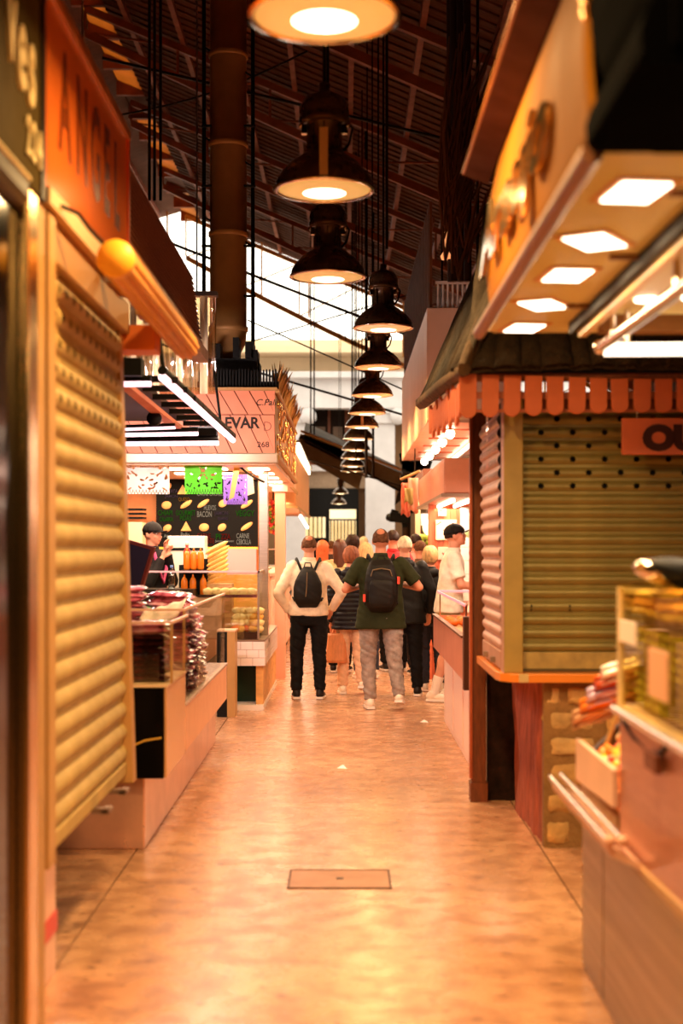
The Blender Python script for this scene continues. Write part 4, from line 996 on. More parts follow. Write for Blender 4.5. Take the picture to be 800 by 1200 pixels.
# woven green baskets behind the glass
bk = thing('woven_basket', 'yellow-green woven liner standing behind the case glass', 'basket', (1.2, 4.2, 1.08))
GW = M('green_weave', (190, 182, 90), .7, var=.25, scale=6)
for k in range(22):
    y = 3.2+k*.066
    MB().tube([(.965+.006*(k % 2), y, 1.085), (.965+.006*(k % 2), y, 1.34)], .022, 6).build('stake', GW, bk)
for k in range(9):
    z = 1.10+k*.028
    MB().tube([(.958-.008*((i+k) % 2), 3.2+i*.066, z) for i in range(23)], .010, 5).build('weaver', GW, bk)
tag(MB().box(1.0, 1.6, 3.1, 4.6, 1.078, 1.10).build('tray', TAN), 'tan tray lying inside the right display case', 'tray')
ck = [MB().ell((0,0,.014),(.045,.045,.014),amp=.3,seed=i,n=12,m=6).build('cookie', M('cookie_'+('pale','golden')[i], [(250,214,150),(240,176,90)][i], .6, var=.2, scale=30), None, loc=(0,0,0)) for i in range(2)]
cu_ = set()
for row, (y, n_) in enumerate(((4.61, 3), (4.50, 3), (4.39, 3), (4.28, 3), (4.17, 2), (4.05, 2))):
    for c in range(2):
        for l in range(n_):
            put(ck, cu_, (l+c) % 2, (.975+c*.10, y, 1.377+l*.027), (R.uniform(-.1,.1), R.uniform(-.1,.1), R.uniform(0,6)), 'round pale cookie, '+WORDS[l]+' from the bottom, '+('aisle-side' if c == 0 else 'inner')+' stack '+WORDS[row]+' from the case corner', 'cookie', 'cookies on the case shelf')
tag(MB().box(.897, .9035, 4.42, 4.67, 1.29, 1.36).build('price_card', M('white_card', (246, 226, 214), .5)), 'blank whitish card stuck on the case glass', 'card')
tag(MB().box(.897, .9035, 3.98, 4.22, 1.16, 1.30).build('price_card', M('pink_card', (240, 180, 140), .5)), 'pinkish card at the right frame edge on the case glass', 'card')
# black rounded object on top of the case (scale head)
sc_ = thing('counter_scale', 'black and chrome rounded scale head resting on the display case', 'scale', (1.06, 4.3, 1.476))
MB().ell((1.03, 4.3, 1.515), (.125, .10, .045), (0, .25, 0), 24, 12).build('black_head', BLACK, sc_)
MB().ell((.975, 4.34, 1.52), (.10, .10, .042), (0, .2, 0), 24, 12).build('chrome_rim', CHROME, sc_)
MB().box(1.0, 1.15, 4.25, 4.38, 1.476, 1.49).build('foot', BLACK, sc_)
# candy bin
CR = [M('candy_red', (230, 70, 50), .3), M('candy_yellow', (250, 190, 50), .3), M('candy_cream', (250, 225, 190), .3), M('candy_orange', (244, 130, 40), .3)]
cbn = [MB().ell((0,0,.015),(.026,.016,.015),amp=.4,seed=i,n=8,m=6).build('candy', CR[i], None, loc=(0,0,0)) for i in range(4)]
cs_ = set()
for i in range(150):
    u = R.random(); v = R.random(); y = 4.74+.60*u; x = .925+.30*v
    put(cbn, cs_, R.randrange(4), (x, y, .705+ (.0+.15*min(1, v*2.2))*(1-.3*u)+R.uniform(0,.05)+.07), (R.uniform(-1,1), R.uniform(-1,1), R.uniform(0,6)), 'small wrapped sweet in the tray beside the display case', 'sweet', 'sweets in the tray')
tag(MB().hexa([(.92,4.73,.702),(1.25,4.73,.702),(1.25,5.4,.702),(.92,5.4,.702),(.92,4.73,.77),(1.25,4.73,.92),(1.25,5.4,.86),(.92,5.4,.77)]).build('sweet_tray_liner', M('orange_liner', (240, 150, 70), .5)), 'orange sloping liner under the sweets', 'tray')
# packets leaning in a fan above the tray
PC = [((250,235,225),'white shiny packet at the top of the leaning row'),((190,70,30),'brown-red packet second in the leaning row'),((216,190,230),'lilac foil packet in the middle of the leaning row'),((236,130,40),'orange packet fourth in the leaning row'),((214,160,120),'dull tan packet lowest in the leaning row')]
for i, (c, lb) in enumerate(PC):
    px_, py_ = 722-i*8.5, 790+i*13
    q = P3(px_, py_, 5.35+.02*i)
    m = MB(); m.grid(6, 4, lambda u, v: (q.x+(u-.25)*.22, q.y+.02*math.sin(v*6), q.z-.02+(v-.5)*.05+(u)*.07+.004*math.sin(9*u)), True)
    m.grid(6, 4, lambda u, v: (q.x+(u-.25)*.22, q.y+.03+.02*math.sin(v*6), q.z-.02+(v-.5)*.05+(u)*.07+.02+.004*math.sin(9*u)), True)
    m.build('packet', M('packet_%s' % 'abcde'[i], c, .2, .3, coat=.5), None, solid=.004); o_ = C.objects[-1]; tag(o_, lb, 'packet')
ph = thing('packet_holder', 'dark sloping holder behind the leaning packets', 'holder', (1.05, 5.45, .70))
MB().hexa([(.925,5.42,.70),(1.3,5.42,.70),(1.3,5.46,.70),(.925,5.46,.70),(.925,5.42,.80),(1.3,5.42,1.18),(1.3,5.46,1.18),(.925,5.46,.80)]).build('back_plate', M('dark_holder', (70, 50, 20), .5), ph)
for s_ in (0, .14): MB().tube([(.945+s_,5.37,.74),(1.07+s_,5.37,1.10)], .010, 6).build('support', TAN, ph)

# ================================================================ RIGHT, near canopy with curved lit sign
cn = thing('stall_canopy', 'large cream canopy with curved sign front, near right', 'canopy', (1.4, 4.0, 2.5))
CAN = M('cream_canopy', (238, 216, 140), .35, var=.06, scale=2)
SGF = M('gold_sign_face', (168, 106, 30), .75, .0, spec=.1, var=.05, scale=2)
ye = 6.0
MB().box(.60, 2.6, 3.25, ye, 2.505, 2.53).build('soffit', CAN, cn)
# curved sign face: sweeps outward at far end
def sign_pt(u, v):   # u along y far->near, v height
    y = ye-.02-2.7*u; z = 2.53+.62*v
    bulge = .035*math.sin(PI*v)
    r = max(0.0, 1-(2.7*u)/.35)
    xx = .585+.03*v-bulge+.05*r*r
    return (xx, y, z)
MB().grid(30, 10, sign_pt).build('sign_face', SGF, cn, solid=.01)
MB().box(.62, 2.6, ye-.05, ye, 2.50, 3.12).build('end_face', CAN, cn)
MB().box(.66, 2.6, 3.25, ye-.05, 3.10, 3.14).build('top_board', BLACK, cn)
MB().tube([(.563,3.25,2.50),(.563,ye+.02,2.50)], .026, 12).build('edge_tube', M('rosy_bronze', (150, 96, 64), .4, .5), cn)
MB().hexa([(.50,3.25,3.17),(.60,3.25,3.13),(.60,ye+.02,3.13),(.50,ye+.02,3.17),(.50,3.25,3.19),(.68,3.25,3.22),(.68,ye+.02,3.22),(.50,ye+.02,3.19)]).build('cornice', M('mauve_cornice', (84, 48, 46), .7, spec=.1, var=.15), cn)
MB().tube([(.50,3.25,3.18),(.50,ye+.02,3.18)], .010, 8).build('cornice_edge', M('gold_trim', (180,110,50)), cn)
MB().box(.905, .93, 3.25, 5.78, 2.46, 2.505).build('track_slot', BLACK, cn)
MB().box(.935, .965, 3.25, 5.72, 2.44, 2.505).build('track_rail', M('cream_rail', (230, 190, 130), .4), cn)
for y in (5.3, 4.4, 3.6): MB().box(.82, .94, y, y+.03, 2.49, 2.503).build('track_clip', M('brown_clip', (130, 80, 30), .5), cn)
MB().box(1.0, 2.6, 5.55, 5.65, 2.44, 2.505).build('rear_rail', M('brown_clip', (130, 80, 30), .5), cn)
for i, (y, rz) in enumerate(((5.86,.15),(5.30,-.5),(4.72,.1),(4.20,-.55),(3.61,.12))):
    f_ = MB().obox((.735, y, 2.501), (.17, .24, .006), (0,0,rz)).build('lamp_frame', M('lamp_frame', (236, 170, 96), .4), cn)
    MB().obox((.735, y, 2.497), (.125, .19, .006), (0,0,rz)).build('lamp_panel', LEDW, f_)
    alight('canopy_light', (.735, y, 2.49), (0, 0, 0), .13, 5.5, (1.0, .70, .38), cn, size_y=.19)
for (x, y) in ((1.10, 5.2), (1.26, 5.15)): MB().lathe([(0,2.495),(.045,2.495),(.045,2.505),(0,2.505)], (x,y,0), 16).build('spot_lamp', LEDW, cn)
# chrome pipe and tube below
MB().tube([(.985,5.5,2.37),(.985,3.3,2.35)], .022, 12).build('chrome_pipe', CHROME, cn)
MB().ell((.985,5.5,2.37),(.03,.03,.03)).build('pipe_end', CHROME, cn)
MB().tube([(1.0,5.5,2.36),(2.4,5.5,2.37)], .026, 12).build('white_tube', LIT('pale_tube', (1.0,.8,.62), 2.5), cn)
for (x, y) in ((1.02,5.42),(1.07,5.40),(1.05,4.35),(1.09,4.30),(1.02,4.38)): MB().tube([(x,y,2.37),(x,y,2.50)], .012, 8).build('hanger', CHROME, cn)
alight('canopy_light', (1.5, 4.9, 2.42), (0, 0, 0), .9, 22, (1.0, .72, .42), cn, size_y=.1)
# script letters standing off the sign face; read from the aisle, running towards the viewer
LG = M('letter_gold', (250, 210, 140), .1, .9)
t_ = text('Araujo', .30, LG, cn, (.545, 5.70, 2.68), (0, -1, 0), (0, 0, 1), .008, .006, 2.2, 'script_lettering', shear=.35)
# black shell shaped as the curved end of a nearer sign
hb = thing('sign_end_case', 'big black curved sign end hanging at the top right corner', 'signage', (1.0, 2.9, 2.49))
BK_ = M('matte_black', (4, 3, 3), 1.0); BK_.node_tree.nodes['Principled BSDF'].inputs['Specular IOR Level'].default_value = 0.02
prof = [(.56,2.49),(1.4,2.49),(1.4,3.2),(.545,3.2),(.545,2.86),(.555,2.76),(.575,2.68),(.592,2.645),(.572,2.62),(.552,2.585),(.542,2.55),(.545,2.51)]
MB().prism(prof, 'Y', 2.62, 3.22).build('case', BK_, hb)
MB().box(.60, 1.35, 2.60, 2.62, 2.52, 3.15).build('front_plate', BK_, hb)
MB().tube([(.70,3.22,2.50),(.70,3.235,2.50),(1.3,3.235,2.50),(1.3,3.22,2.50)], .008, 6).build('edge_trim', BK_, hb)
MB().tube([(.55,3.20,2.83),(.545,3.23,2.84),(.55,3.235,2.80)], .012, 8).build('gold_catch', M('gold_handle', (240, 160, 60), .25, .8), hb)
MB().tube([(.82,3.24,2.87),(.77,3.26,2.82),(.76,3.27,2.79)], .022, 10).build('gold_handle', M('gold_handle', (240, 160, 60)), hb)
MB().tube([(1.0,2.9,3.2),(1.0,2.9,roof_z(1.0)+.02)], .02, 8).build('hanging_pole', BK_, hb)

# ================================================================ RIGHT, closed stall with bark roof
cs = thing('closed_stall', 'closed corner stall with olive roller shutters under a bark roof', 'stall', (1.3, 8.0, 0))
xc = .835
# corner frame
MB().box(xc, xc+.10, 7.5, 7.62, .93, 2.42).build('corner_frame', M('olive_frame', (170, 140, 70), .5, var=.1), cs, .006)
MB().box(xc-.005, xc, 7.5, 7.62, .93, 2.42).build('frame_edge', SHUT_P, cs)
# ledge
LM = M('orange_ledge', (240, 140, 50), .3, coat=.4)
m = MB(); pts = [(.80, 8.7), (.80, 7.62), (.815, 7.52), (.86, 7.46), (.93, 7.44), (2.6, 7.44), (2.6, 8.7)]
m.prism(pts, 'Z', .885, .93); m.build('ledge', LM, cs, .004)
MB().box(.905, .955, 7.432, 7.44, .888, .932).build('ledge_bracket', M('pale_bracket2', (214, 180, 120), .5), cs)
MB().box(xc+.05, 2.6, 7.66, 8.65, .93, 2.42).build('inner_dark', M('interior_shade', (30,18,8)), cs)  # dark block standing in for the shaded stall interior
MB().box(xc+.10, 2.6, 7.58, 7.65, 2.33, 2.42).build('lintel', WOODB, cs)
# front shutter (faces camera)
shf = thing('roller_shutter', 'olive roller shutter with rows of star-shaped holes, facing the camera', 'shutter', (1.6, 7.6, .93))
PR = .0715
L = 1.65
slp = slat_mesh('slat', L, PR, .016, SHUT_G)
sls = [slat_mesh('slat', L, PR, .016, SHUT_G, [off+.17*i for i in range(9)], .021, True) for off in (.10, .185)]
hang_slats(shf, [slp]+sls, lambda i: (0 if (i < 12 or i > 17) else (1+(i % 2))), 18, (xc+.105, 7.60, 1.035), 0, PR)
MB().box(xc+.10, 2.6, 7.585, 7.605, .945, 1.035).build('bottom_bar', M('olive_bar', (176, 148, 84), .5, var=.2, scale=12), shf, .003)
MB().box(xc+.10, 2.6, 7.58, 7.61, .932, .945).build('bottom_seal', M('olive_dark', (90, 70, 30), .5), shf)
MB().box(xc+.11, 2.6, 7.63, 7.64, .95, 2.40).build('backing', BLACK, shf)  # black sheet supplies the shade seen through the star holes
for (x, z) in ((.985,1.275),(1.19,1.275)): MB().box(x,x+.008,7.578,7.585,z,z+.012).box(x,x+.008,7.578,7.585,z-.02,z-.01).build('rivet', BLACK, shf)
# side shutter (faces the aisle)
shs = thing('roller_shutter', 'pinkish roller shutter on the aisle side of the closed stall', 'shutter', (.9, 8.1, .93))
slp2 = slat_mesh('slat', 1.0, PR, .015, SHUT_P)
sls2 = [slat_mesh('slat', 1.0, PR, .015, SHUT_P, [off+.085*i for i in range(11)], .017) for off in (.06, .085)]
# slats face -x: rotate -90 about z, so +x -> -y ; start from far end
hang_slats(shs, [slp2]+sls2, lambda i: (0 if i < 13 else 1+(i % 2)), 18, (xc+.01, 8.64, 1.035), -PI/2, PR, (-.0012, 0))
MB().box(xc-.005, xc+.02, 7.64, 8.64, .94, 1.035).build('bottom_bar', SHUT_P, shs, .003)
MB().box(xc+.03, xc+.04, 7.64, 8.64, .95, 2.40).build('backing', BLACK, shs)  # black sheet supplies the darkness behind the perforated slats
for y in (7.9, 8.3): MB().box(xc-.03, xc-.004, y, y+.05, .955, .985).build('latch', DSTEEL, shs)
# brown post
bpst = thing('stall_post', 'tall reddish brown wooden post on the aisle side of the closed stall', 'post', (.83, 8.95, 0))
MB().box(.788, .878, 8.9, 9.0, 0, 2.45).build('shaft', WOODB, bpst, .006)
MB().box(.775, .79, 8.88, 8.95, .15, 2.45).build('edge_strip', M('red_wood_edge', (176, 82, 40), .5, var=.2), bpst)
MB().box(.78, .886, 8.89, 9.01, 0, .12).build('foot', WOODB, bpst)
# board darkened in its colour for the shaded gap below the ledge
MB().box(.89, 2.6, 8.95, 9.0, 0, .885).build('recess_back', M('gap_shade_board', (40,20,12), .8, var=.5, scale=12, bump=.4), cs)
# bark trunk base
m = MB()
def trunk(u, v):
    a = 2*PI*u; z = .885*v
    n_ = noise.noise(Vector((math.cos(a)*2.2, math.sin(a)*2.2, z*1.6)))*.045+noise.noise(Vector((math.cos(a)*3, (8.3+math.sin(a)*.6)*16, z*2.2)))*.03
    ex, ey = .055+n_+.012*(1-v), .60+n_*.5
    return (1.10+ex*(abs(math.cos(a))**.6)*math.copysign(1, math.cos(a)), 8.27+ey*(abs(math.sin(a))**.6)*math.copysign(1, math.sin(a)), z)
m.grid(64, 24, trunk)
tk = tag(m.build('tree_trunk_pier', TRUNKM), 'pinkish red bark-covered pier under the shutter ledge corner', 'pier')
# stone wall, each stone a part
sw = thing('stone_wall', 'rough sandstone wall under the olive shutter', 'stone wall', (1.6, 7.65, 0))
MB().box(1.05, 2.6, 7.545, 7.62, 0, .880).build('mortar', M('mortar', (146, 106, 58), .95, var=.2, scale=10, bump=.5), sw)
SM = [M('sandstone_%s' % 'abc'[k], c, .9, var=.25, scale=8, bump=.6, bscale=22) for k, c in enumerate(((196,150,88),(170,122,66),(206,164,104)))]
rows = [(0,.16),(.165,.30),(.305,.47),(.475,.60),(.605,.74),(.745,.87)]
k = 0
for (z0, z1) in rows:
    x = 1.04+R.uniform(0,.02)
    while x < 2.55:
        w_ = R.uniform(.10,.34); x1 = min(x+w_, 2.6)
        m = MB(); sd = R.uniform(0, 50); d_ = R.uniform(-.012,.010)
        cx, cz, hx, hz = (x+x1)/2, (z0+z1)/2, (x1-x)/2-.001, (z1-z0)/2-.001
        def st(u, v):
            U, V = 2*u-1, 2*v-1
            e = max(abs(U), abs(V))
            yy = 7.56-(.022+d_)*(1-e**9)+.018*noise.noise(Vector((u*3+sd, v*3, sd)))
            q = 1-.10*abs(noise.noise(Vector((U*2, V*2, sd))))
            rr_ = 1-.10*(abs(U*V))**2
            q2 = .14*noise.noise(Vector((U*1.6, V*1.6, sd)))+.06*noise.noise(Vector((U*5, V*5, sd)))
            return (cx+U*hx*(q*rr_+q2), yy if e < .99 else 7.575, cz+V*hz*(q*rr_-q2))
        m.grid(6, 5, st); m.build('stone', SM[k % 3], sw, fix=True); k += 1
        x = x1+.004
# bark roof planks, front row (facing the camera) and side row
rf = thing('bark_roof', 'dark bark-plank roof skirt over the closed stall', 'roof', (1.4, 7.6, 2.42))
ex, ey, ez = .60, 7.22, 2.505
MB().hexa([(ex+.03,ey+.05,ez-.02),(2.6,ey+.05,ez-.02),(2.6,7.95,ez+.9),(ex+.42,7.95,ez+.9),(ex+.03,ey+.05,ez+.0),(2.6,ey+.05,ez+.0),(2.6,7.95,ez+.93),(ex+.42,7.95,ez+.93)]).build('underlay', BLACK, rf)
def bark_plank(p0, p1, w_, up, seed):
    """plank from eave p0 to upper p1, width w_ along dirw"""
    p0, p1 = Vector(p0), Vector(p1); ax = (p1-p0); wd = up.cross(ax).normalized(); nn = ax.cross(wd).normalized()
    def f(sgn):
        def g(u, v):
            e = 1-(2*u-1)**2
            n_ = noise.noise(Vector((u*2+seed, v*4, seed)))
            return tuple(p0+ax*v+wd*(u-.5)*w_*(1+.12*noise.noise(Vector((seed, v*3, 0))))+nn*(sgn*.012+.02*e*(1 if sgn > 0 else 0)+.012*n_)+Vector((0,0,-.015*abs(noise.noise(Vector((u*5,seed,0))))*(1-v))))
        return g
    m = MB(); m.grid(5, 8, f(1)); m.grid(5, 8, f(-1)); return m
x = ex; i = 0
while x < 2.6:
    w_ = R.uniform(.11,.16)
    bark_plank((x+w_/2, ey+R.uniform(-.02,.01), ez+R.uniform(-.02,.01)), (x+w_/2+max(0,(.9-x))*.6, ey+.75, ez+1.0), w_, Vector((0,0,1)), i).build('bark_plank', BARK, rf, solid=.004); x += w_*.93; i += 1
y = ey
while y < 10.9:
    w_ = R.uniform(.11,.17); u = (y-ey)/(10.9-ey); z = ez+.20*u
    bark_plank((ex+R.uniform(-.02,.01), y+w_/2, z), (ex+.42, y+w_/2+max(0,(ey+.3-y))*.6, z+1.0), w_, Vector((0,0,1)), i).build('bark_plank', BARK, rf, solid=.004); y += w_*.93; i += 1
BK2 = M('brown_bark_edge', (84, 56, 28), .8, var=.5, scale=10, bump=.6)  # browner bark tone for the edge and hip logs
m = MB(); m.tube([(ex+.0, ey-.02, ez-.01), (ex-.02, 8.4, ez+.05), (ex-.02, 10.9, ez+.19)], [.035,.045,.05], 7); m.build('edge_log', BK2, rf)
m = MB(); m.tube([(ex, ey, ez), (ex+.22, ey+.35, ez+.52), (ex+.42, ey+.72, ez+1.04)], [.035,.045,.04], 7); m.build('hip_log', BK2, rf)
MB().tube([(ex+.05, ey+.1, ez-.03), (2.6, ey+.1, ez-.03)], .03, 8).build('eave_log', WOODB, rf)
# orange rounded slats
vl = thing('slat_valance', 'row of orange round-ended wooden slats under the bark roof', 'valance', (1.4, 7.3, 2.2))
def rslat(w_, h_, t_=.018):
    pts = [(-w_/2, h_), (w_/2, h_)]+[(w_/2*math.cos(-PI*k/8), w_/2+w_/2*math.sin(-PI*k/8)) for k in range(9)]
    return MB().prism(pts, 'Y', 0, t_)
sl0 = rslat(.088, .215).build('orange_slat', ORW, None, bevel=.003, loc=(0,0,0))
sl0.parent = vl
for i in range(18):
    if i == 9 and False: continue
    o = sl0 if i == 0 else sl0.copy()
    if i: C.objects.link(o)
    o.parent = vl
    o.location = Vector((.628+i*.111, 7.28, 2.255+.004*min(i, 7)))-ORG[vl.name]
    o.scale = (1, 1, 1.06-.035*min(i, 7)); o.rotation_euler = (0, R.uniform(-.03,.03), 0)
for i in range(16):
    o = sl0.copy(); C.objects.link(o); o.parent = vl
    y = 7.42+i*.17; o.location = Vector((.585, y, 2.27+.045*(y-7.4)-.04*(i % 3 == 1)))-ORG[vl.name]; o.rotation_euler = (0, 0, -PI/2); o.scale = (1.3, 1, .8+.12*(i % 2))
MB().box(.60, 2.6, 7.325, 7.345, 2.36, 2.395).build('batten', WOODR, vl)
MB().box(.60, 2.6, 7.325, 7.345, 2.29, 2.305).build('batten', WOODR, vl)
# OU sign
ou = thing('sign_board', 'orange board lettered OU hanging before the olive shutter', 'sign', (1.65, 7.28, 2.06))
a_, b_ = P3(728, 533, 7.3), P3(860, 490, 7.3)
MB().box(a_.x, b_.x, 7.29, 7.31, a_.z, b_.z).build('board', M('orange_board', (206, 96, 44), .45, var=.12, scale=4), ou, .004)
text('OU', .165, M('dark_brown_letter', (60, 24, 12), .5), ou, (P3(753,0,7.3).x, 7.288, P3(0,526,7.3).z), XF, ZF, .004, .012, 1.15, 'lettering')
for x in (a_.x+.08, b_.x-.08): MB().tube([(x,7.30,b_.z),(x,7.30,2.30)], .005, 6).build('hanger', DSTEEL, ou)
# ================================================================ RIGHT, stalls beyond the closed one
bb = thing('sign_box', 'tall plain pale pink sign box above the middle right stalls', 'sign box', (1.3, 19, 2.98))
BBM = M('salmon_box_side', (246, 206, 174), .5, var=.06, scale=1.5)
MB().box(.90, 1.85, 15.8, 22.8, 3.0, 4.25).build('box', BBM, bb, .01)
MB().box(.90, 1.85, 15.75, 22.8, 2.97, 3.0).build('soffit', PALEPINK, bb)
BL = LIT('bare_bulb', (1.0, .85, .62), 16)
for i in range(5):
    y = 16.6+i*1.35
    MB().box(1.05, 1.55, y, y+.10, 2.955, 2.972).build('lamp_bar', WOODR, bb)
    c_ = MB().ell((1.22, y+.05, 2.915), (.055,.055,.06), n=12, m=8).build('bulb', BL, bb)
    MB().tube([(1.22, y+.05, 2.93), (1.22, y+.05, 2.965)], .02, 8).build('bulb_socket', WHITE, bb)
alight('bulb_light', (1.25, 18.5, 2.86), (0,0,0), .6, 55, (1.0,.62,.40), bb, size_y=5)
MB().tube([(1.6,15.9,2.90),(1.6,22.5,2.90)], .025, 8).build('tube_lamp', LEDW, bb)
for y in (16.2, 22.2): MB().tube([(1.5,y,4.24),(1.5,y,roof_z(1.5)+.02)], .02, 6).build('suspension_rod', WIRE, bb)
scn = thing('slatted_screen', 'brown vertical slatted screen on top of the pink sign box', 'screen', (.95, 19, 4.25))
for i in range(26):
    y = 15.9+i*.27
    MB().box(.93, .965, y, y+.10, 4.26, 5.45).build('slat', M('brown_screen_slat', (112, 62, 34), .7, var=.2, spec=.1), scn)
MB().box(.965, .99, 15.85, 22.8, 4.5, 4.56).build('rail', WOODB, scn)
MB().box(.965, .99, 15.85, 22.8, 5.2, 5.26).build('rail', WOODB, scn)
bl = thing('balustrade', 'small white balustrade behind the slatted screen', 'railing', (1.3, 15.9, 4.26))
for i in range(8):
    x = 1.03+i*.055
    MB().lathe([(.010,4.26),(.016,4.32),(.009,4.40),(.014,4.50),(.010,4.53)], (x,15.9,0), 8).build('baluster', WHITE, bl)
MB().box(1.0, 1.46, 15.88, 15.92, 4.53, 4.56).build('hand_rail', WHITE, bl)
tag(MB().lathe([(0,0),(.05,0),(.06,.03),(.03,.08),(.01,.5),(0,.5)], P3(523,304,14), 14).build('small_lamp', M('small_lamp', (240,150,90), .4, emit=1.0)), 'tiny glowing downlight in the dark right of the slatted screen', 'lamp')
DKP = M('dark_brown_post', (48, 28, 16), .7)
for (x, d) in ((532, 13), (540, 12.5), (528, 14), (548, 12)):
    tag(MB().tube([P3(x, 330, d), (P3(x-2,0,d).x, d, roof_z(P3(x,0,d).x)+.03)], .035, 6).build('roof_pole', DKP), {532:'second',540:'third',528:'leftmost',548:'rightmost'}[x]+' dark thin pole rising right of the slatted screen', 'pole', 'dark poles right of the slatted screen')
# ribbed dark bundle near the cornice: dried reed bundle hanging behind the canopy
m = MB()
for i in range(70):
    a = P3(R.uniform(520,550), R.uniform(170,330), R.uniform(9,10)); b = a+Vector((R.uniform(-.05,.35), R.uniform(-.1,.1), R.uniform(.35,1.1)))
    m.tube([a, (a+b)/2+Vector((-.03,0,.02)), b], [.008,.010,.004], 4)
o_ = m.build('dried_reeds', M('reed', (110, 68, 34), .8)); tag(o_, 'bundle of dark dried reeds above and behind the gold canopy corner', 'reeds'); o_['kind'] = 'stuff'
# stall C fascia
f4 = thing('sign_fascia', 'pink boxed fascia over the wood-panelled right stall', 'sign', (1.4, 17, 2.13))
MB().box(1.0, 1.28, 14.5, 19.4, 2.14, 2.50).build('box', M('coral_box', (236, 150, 120), .45, var=.05), f4, .012)
MB().box(1.28, 2.6, 14.6, 14.66, 2.16, 2.50).build('front_board', M('coral_front', (232, 130, 100), .45), f4)
MB().box(.97, 2.6, 14.45, 19.4, 2.10, 2.135).build('lower_trim', M('grey_trim', (150, 120, 100), .4, .4), f4)
for (x, y0, y1) in ((1.12, 14.8, 19.0), (1.30, 14.8, 17.0), (1.36, 17.3, 19.2)):
    MB().tube([(x,y0,2.075),(x,y1,2.075)], .022, 8).build('light_tube', LEDW, f4)
alight('stall_light', (1.25, 16.8, 2.05), (0,0,0), .35, 75, (1.0,.66,.45), f4, size_y=4)
alight('stall_light', (1.6, 12.2, 2.3), (0,0,0), .7, 70, (1.0,.66,.48), f4, size_y=3)
alight('stall_light', (1.35, 22.0, 2.3), (0,0,0), .6, 60, (1.0,.66,.45), f4, size_y=4)
# wood panelled partition with pictures
wp = thing('wood_partition', 'red-brown plank partition hung with pictures behind the man in white', 'partition', (1.5, 17.2, 0))
x = 1.03; i = 0
while x < 1.52:
    MB().box(x, x+.075, 17.2, 17.23, 0, 2.10).build('plank', M('partition_wood_%d' % (i % 3), [(196,92,50),(176,78,42),(208,104,60)][i%3], .5, var=.2, scale=4, stretch=(6,1,1)), wp); x += .078; i += 1
MB().box(1.03, 2.6, 17.24, 17.3, 0, 2.1).build('backing', DARKW, wp)
MB().box(1.0, 1.035, 17.1, 17.3, 0, 2.1).build('edge_post', M('edge_post', (206,100,60), .5), wp)
def picture(name, label, x0, x1, y0, y1, d, mat, blobs):
    a, b = P3(x0,y1,d), P3(x1,y0,d); t = thing(name, label, 'picture', ((a.x+b.x)/2, d, a.z))
    MB().box(a.x, b.x, d-.02, d, a.z, b.z).build('frame', M('picture_frame', (236,196,160), .4), t, .004)
    MB().box(a.x+.012, b.x-.012, d-.024, d-.02, a.z+.012, b.z-.012).build('print', mat, t)
    rr = random.Random(len(label))
    for k in range(blobs):
        c = (rr.uniform(a.x+.03,b.x-.03), d-.024, rr.uniform(a.z+.03,b.z-.03))
        MB().ell(c, (rr.uniform(.008,.03), .003, rr.uniform(.006,.02)), (0,rr.uniform(-1,1),0), 10, 4).build('print_shape', M('print_red' if k % 2 else 'print_brown', (190,60,40) if k % 2 else (120,80,50), .5), t)
    return t
PR_ = M('print_paper', (244, 216, 190), .5)
picture('picture', 'small square framed picture high on the plank partition', 513, 523, 595, 605, 17.18, PR_, 1)
picture('picture', 'larger framed print of meat shapes above the black cap', 510, 535, 609, 633, 17.18, PR_, 7)
picture('picture', 'pinkish notice on the partition below the framed print', 513, 527, 641, 656, 17.18, M('pink_notice', (240,170,150), .5), 3)
wh = thing('tile_board', 'bright white tiled panel with red shapes behind the man in white', 'panel', (1.9, 16.8, .9))
for i in range(3):
    for j in range(7):
        MB().box(1.36+i*.15, 1.36+i*.15+.146, 16.9, 16.92, .95+j*.16, .95+j*.16+.156).build('tile', TW, wh)
for (x, z, c) in ((1.47,1.75,(150,160,110)),(1.52,1.52,(220,60,60)),(1.6,1.38,(226,70,60))):
    MB().ell((x,16.9,z),(.06,.008,.05),n=12,m=6).build('shape', M('shape_%d' % c[0], c, .5), wh)
# red hanging thing at the far right by the brown post
tag(MB().box(P3(551,0,14.48).x, P3(556,0,14.48).x, 14.46, 14.51, P3(0,640,14.48).z, 2.2).build('menu_strip', M('red_strip', (230,60,60), .5)), 'narrow red strip beside the brown post', 'sign')
# counter with trough
ct = thing('trough_counter', 'pink metal trough counter jutting out beside the brown post', 'counter', (1.0, 11.5, 0))
PKM = M('pink_metal', (232, 150, 122), .32, .45, var=.08, scale=3)
MB().box(.80, .815, 9.75, 13.0, .68, .97).build('front_panel', PKM, ct, .003)
MB().box(.80, 1.3, 12.985, 13.0, .70, .97).build('end_panel', PKM, ct)
MB().box(.79, .83, 9.75, 13.0, .97, .985).build('rim', M('dark_rim', (120,70,44), .4,.4), ct)
MB().box(.815, 1.3, 9.75, 12.98, .90, .915).build('tray_floor', M('tray_floor', (206,150,90), .4,.3), ct)
MB().box(.80, .90, 9.66, 9.75, .62, 1.12).build('end_board', M('dark_end_board', (90,46,30), .5), ct, .004)
MB().box(.90, .99, 9.7, 13.0, .0, .66).build('base_board', M('pale_rose_base', (246,206,186), .4), ct, .004)
for i in range(3): MB().box(.893, .9, 9.9+i*1.0, 10.7+i*1.0, .06, .60).build('base_panel', M('pale_rose_base2', (250,214,196), .4), ct)
MB().box(1.0, 1.8, 9.7, 13.0, 0, .88).build('body', M('rose_body', (220,150,126), .5), ct)
gs = thing('glass_screen', 'glass shelf and screen lit pink at its edge on the trough counter', 'glass shelf', (1.0, 11.5, .985))
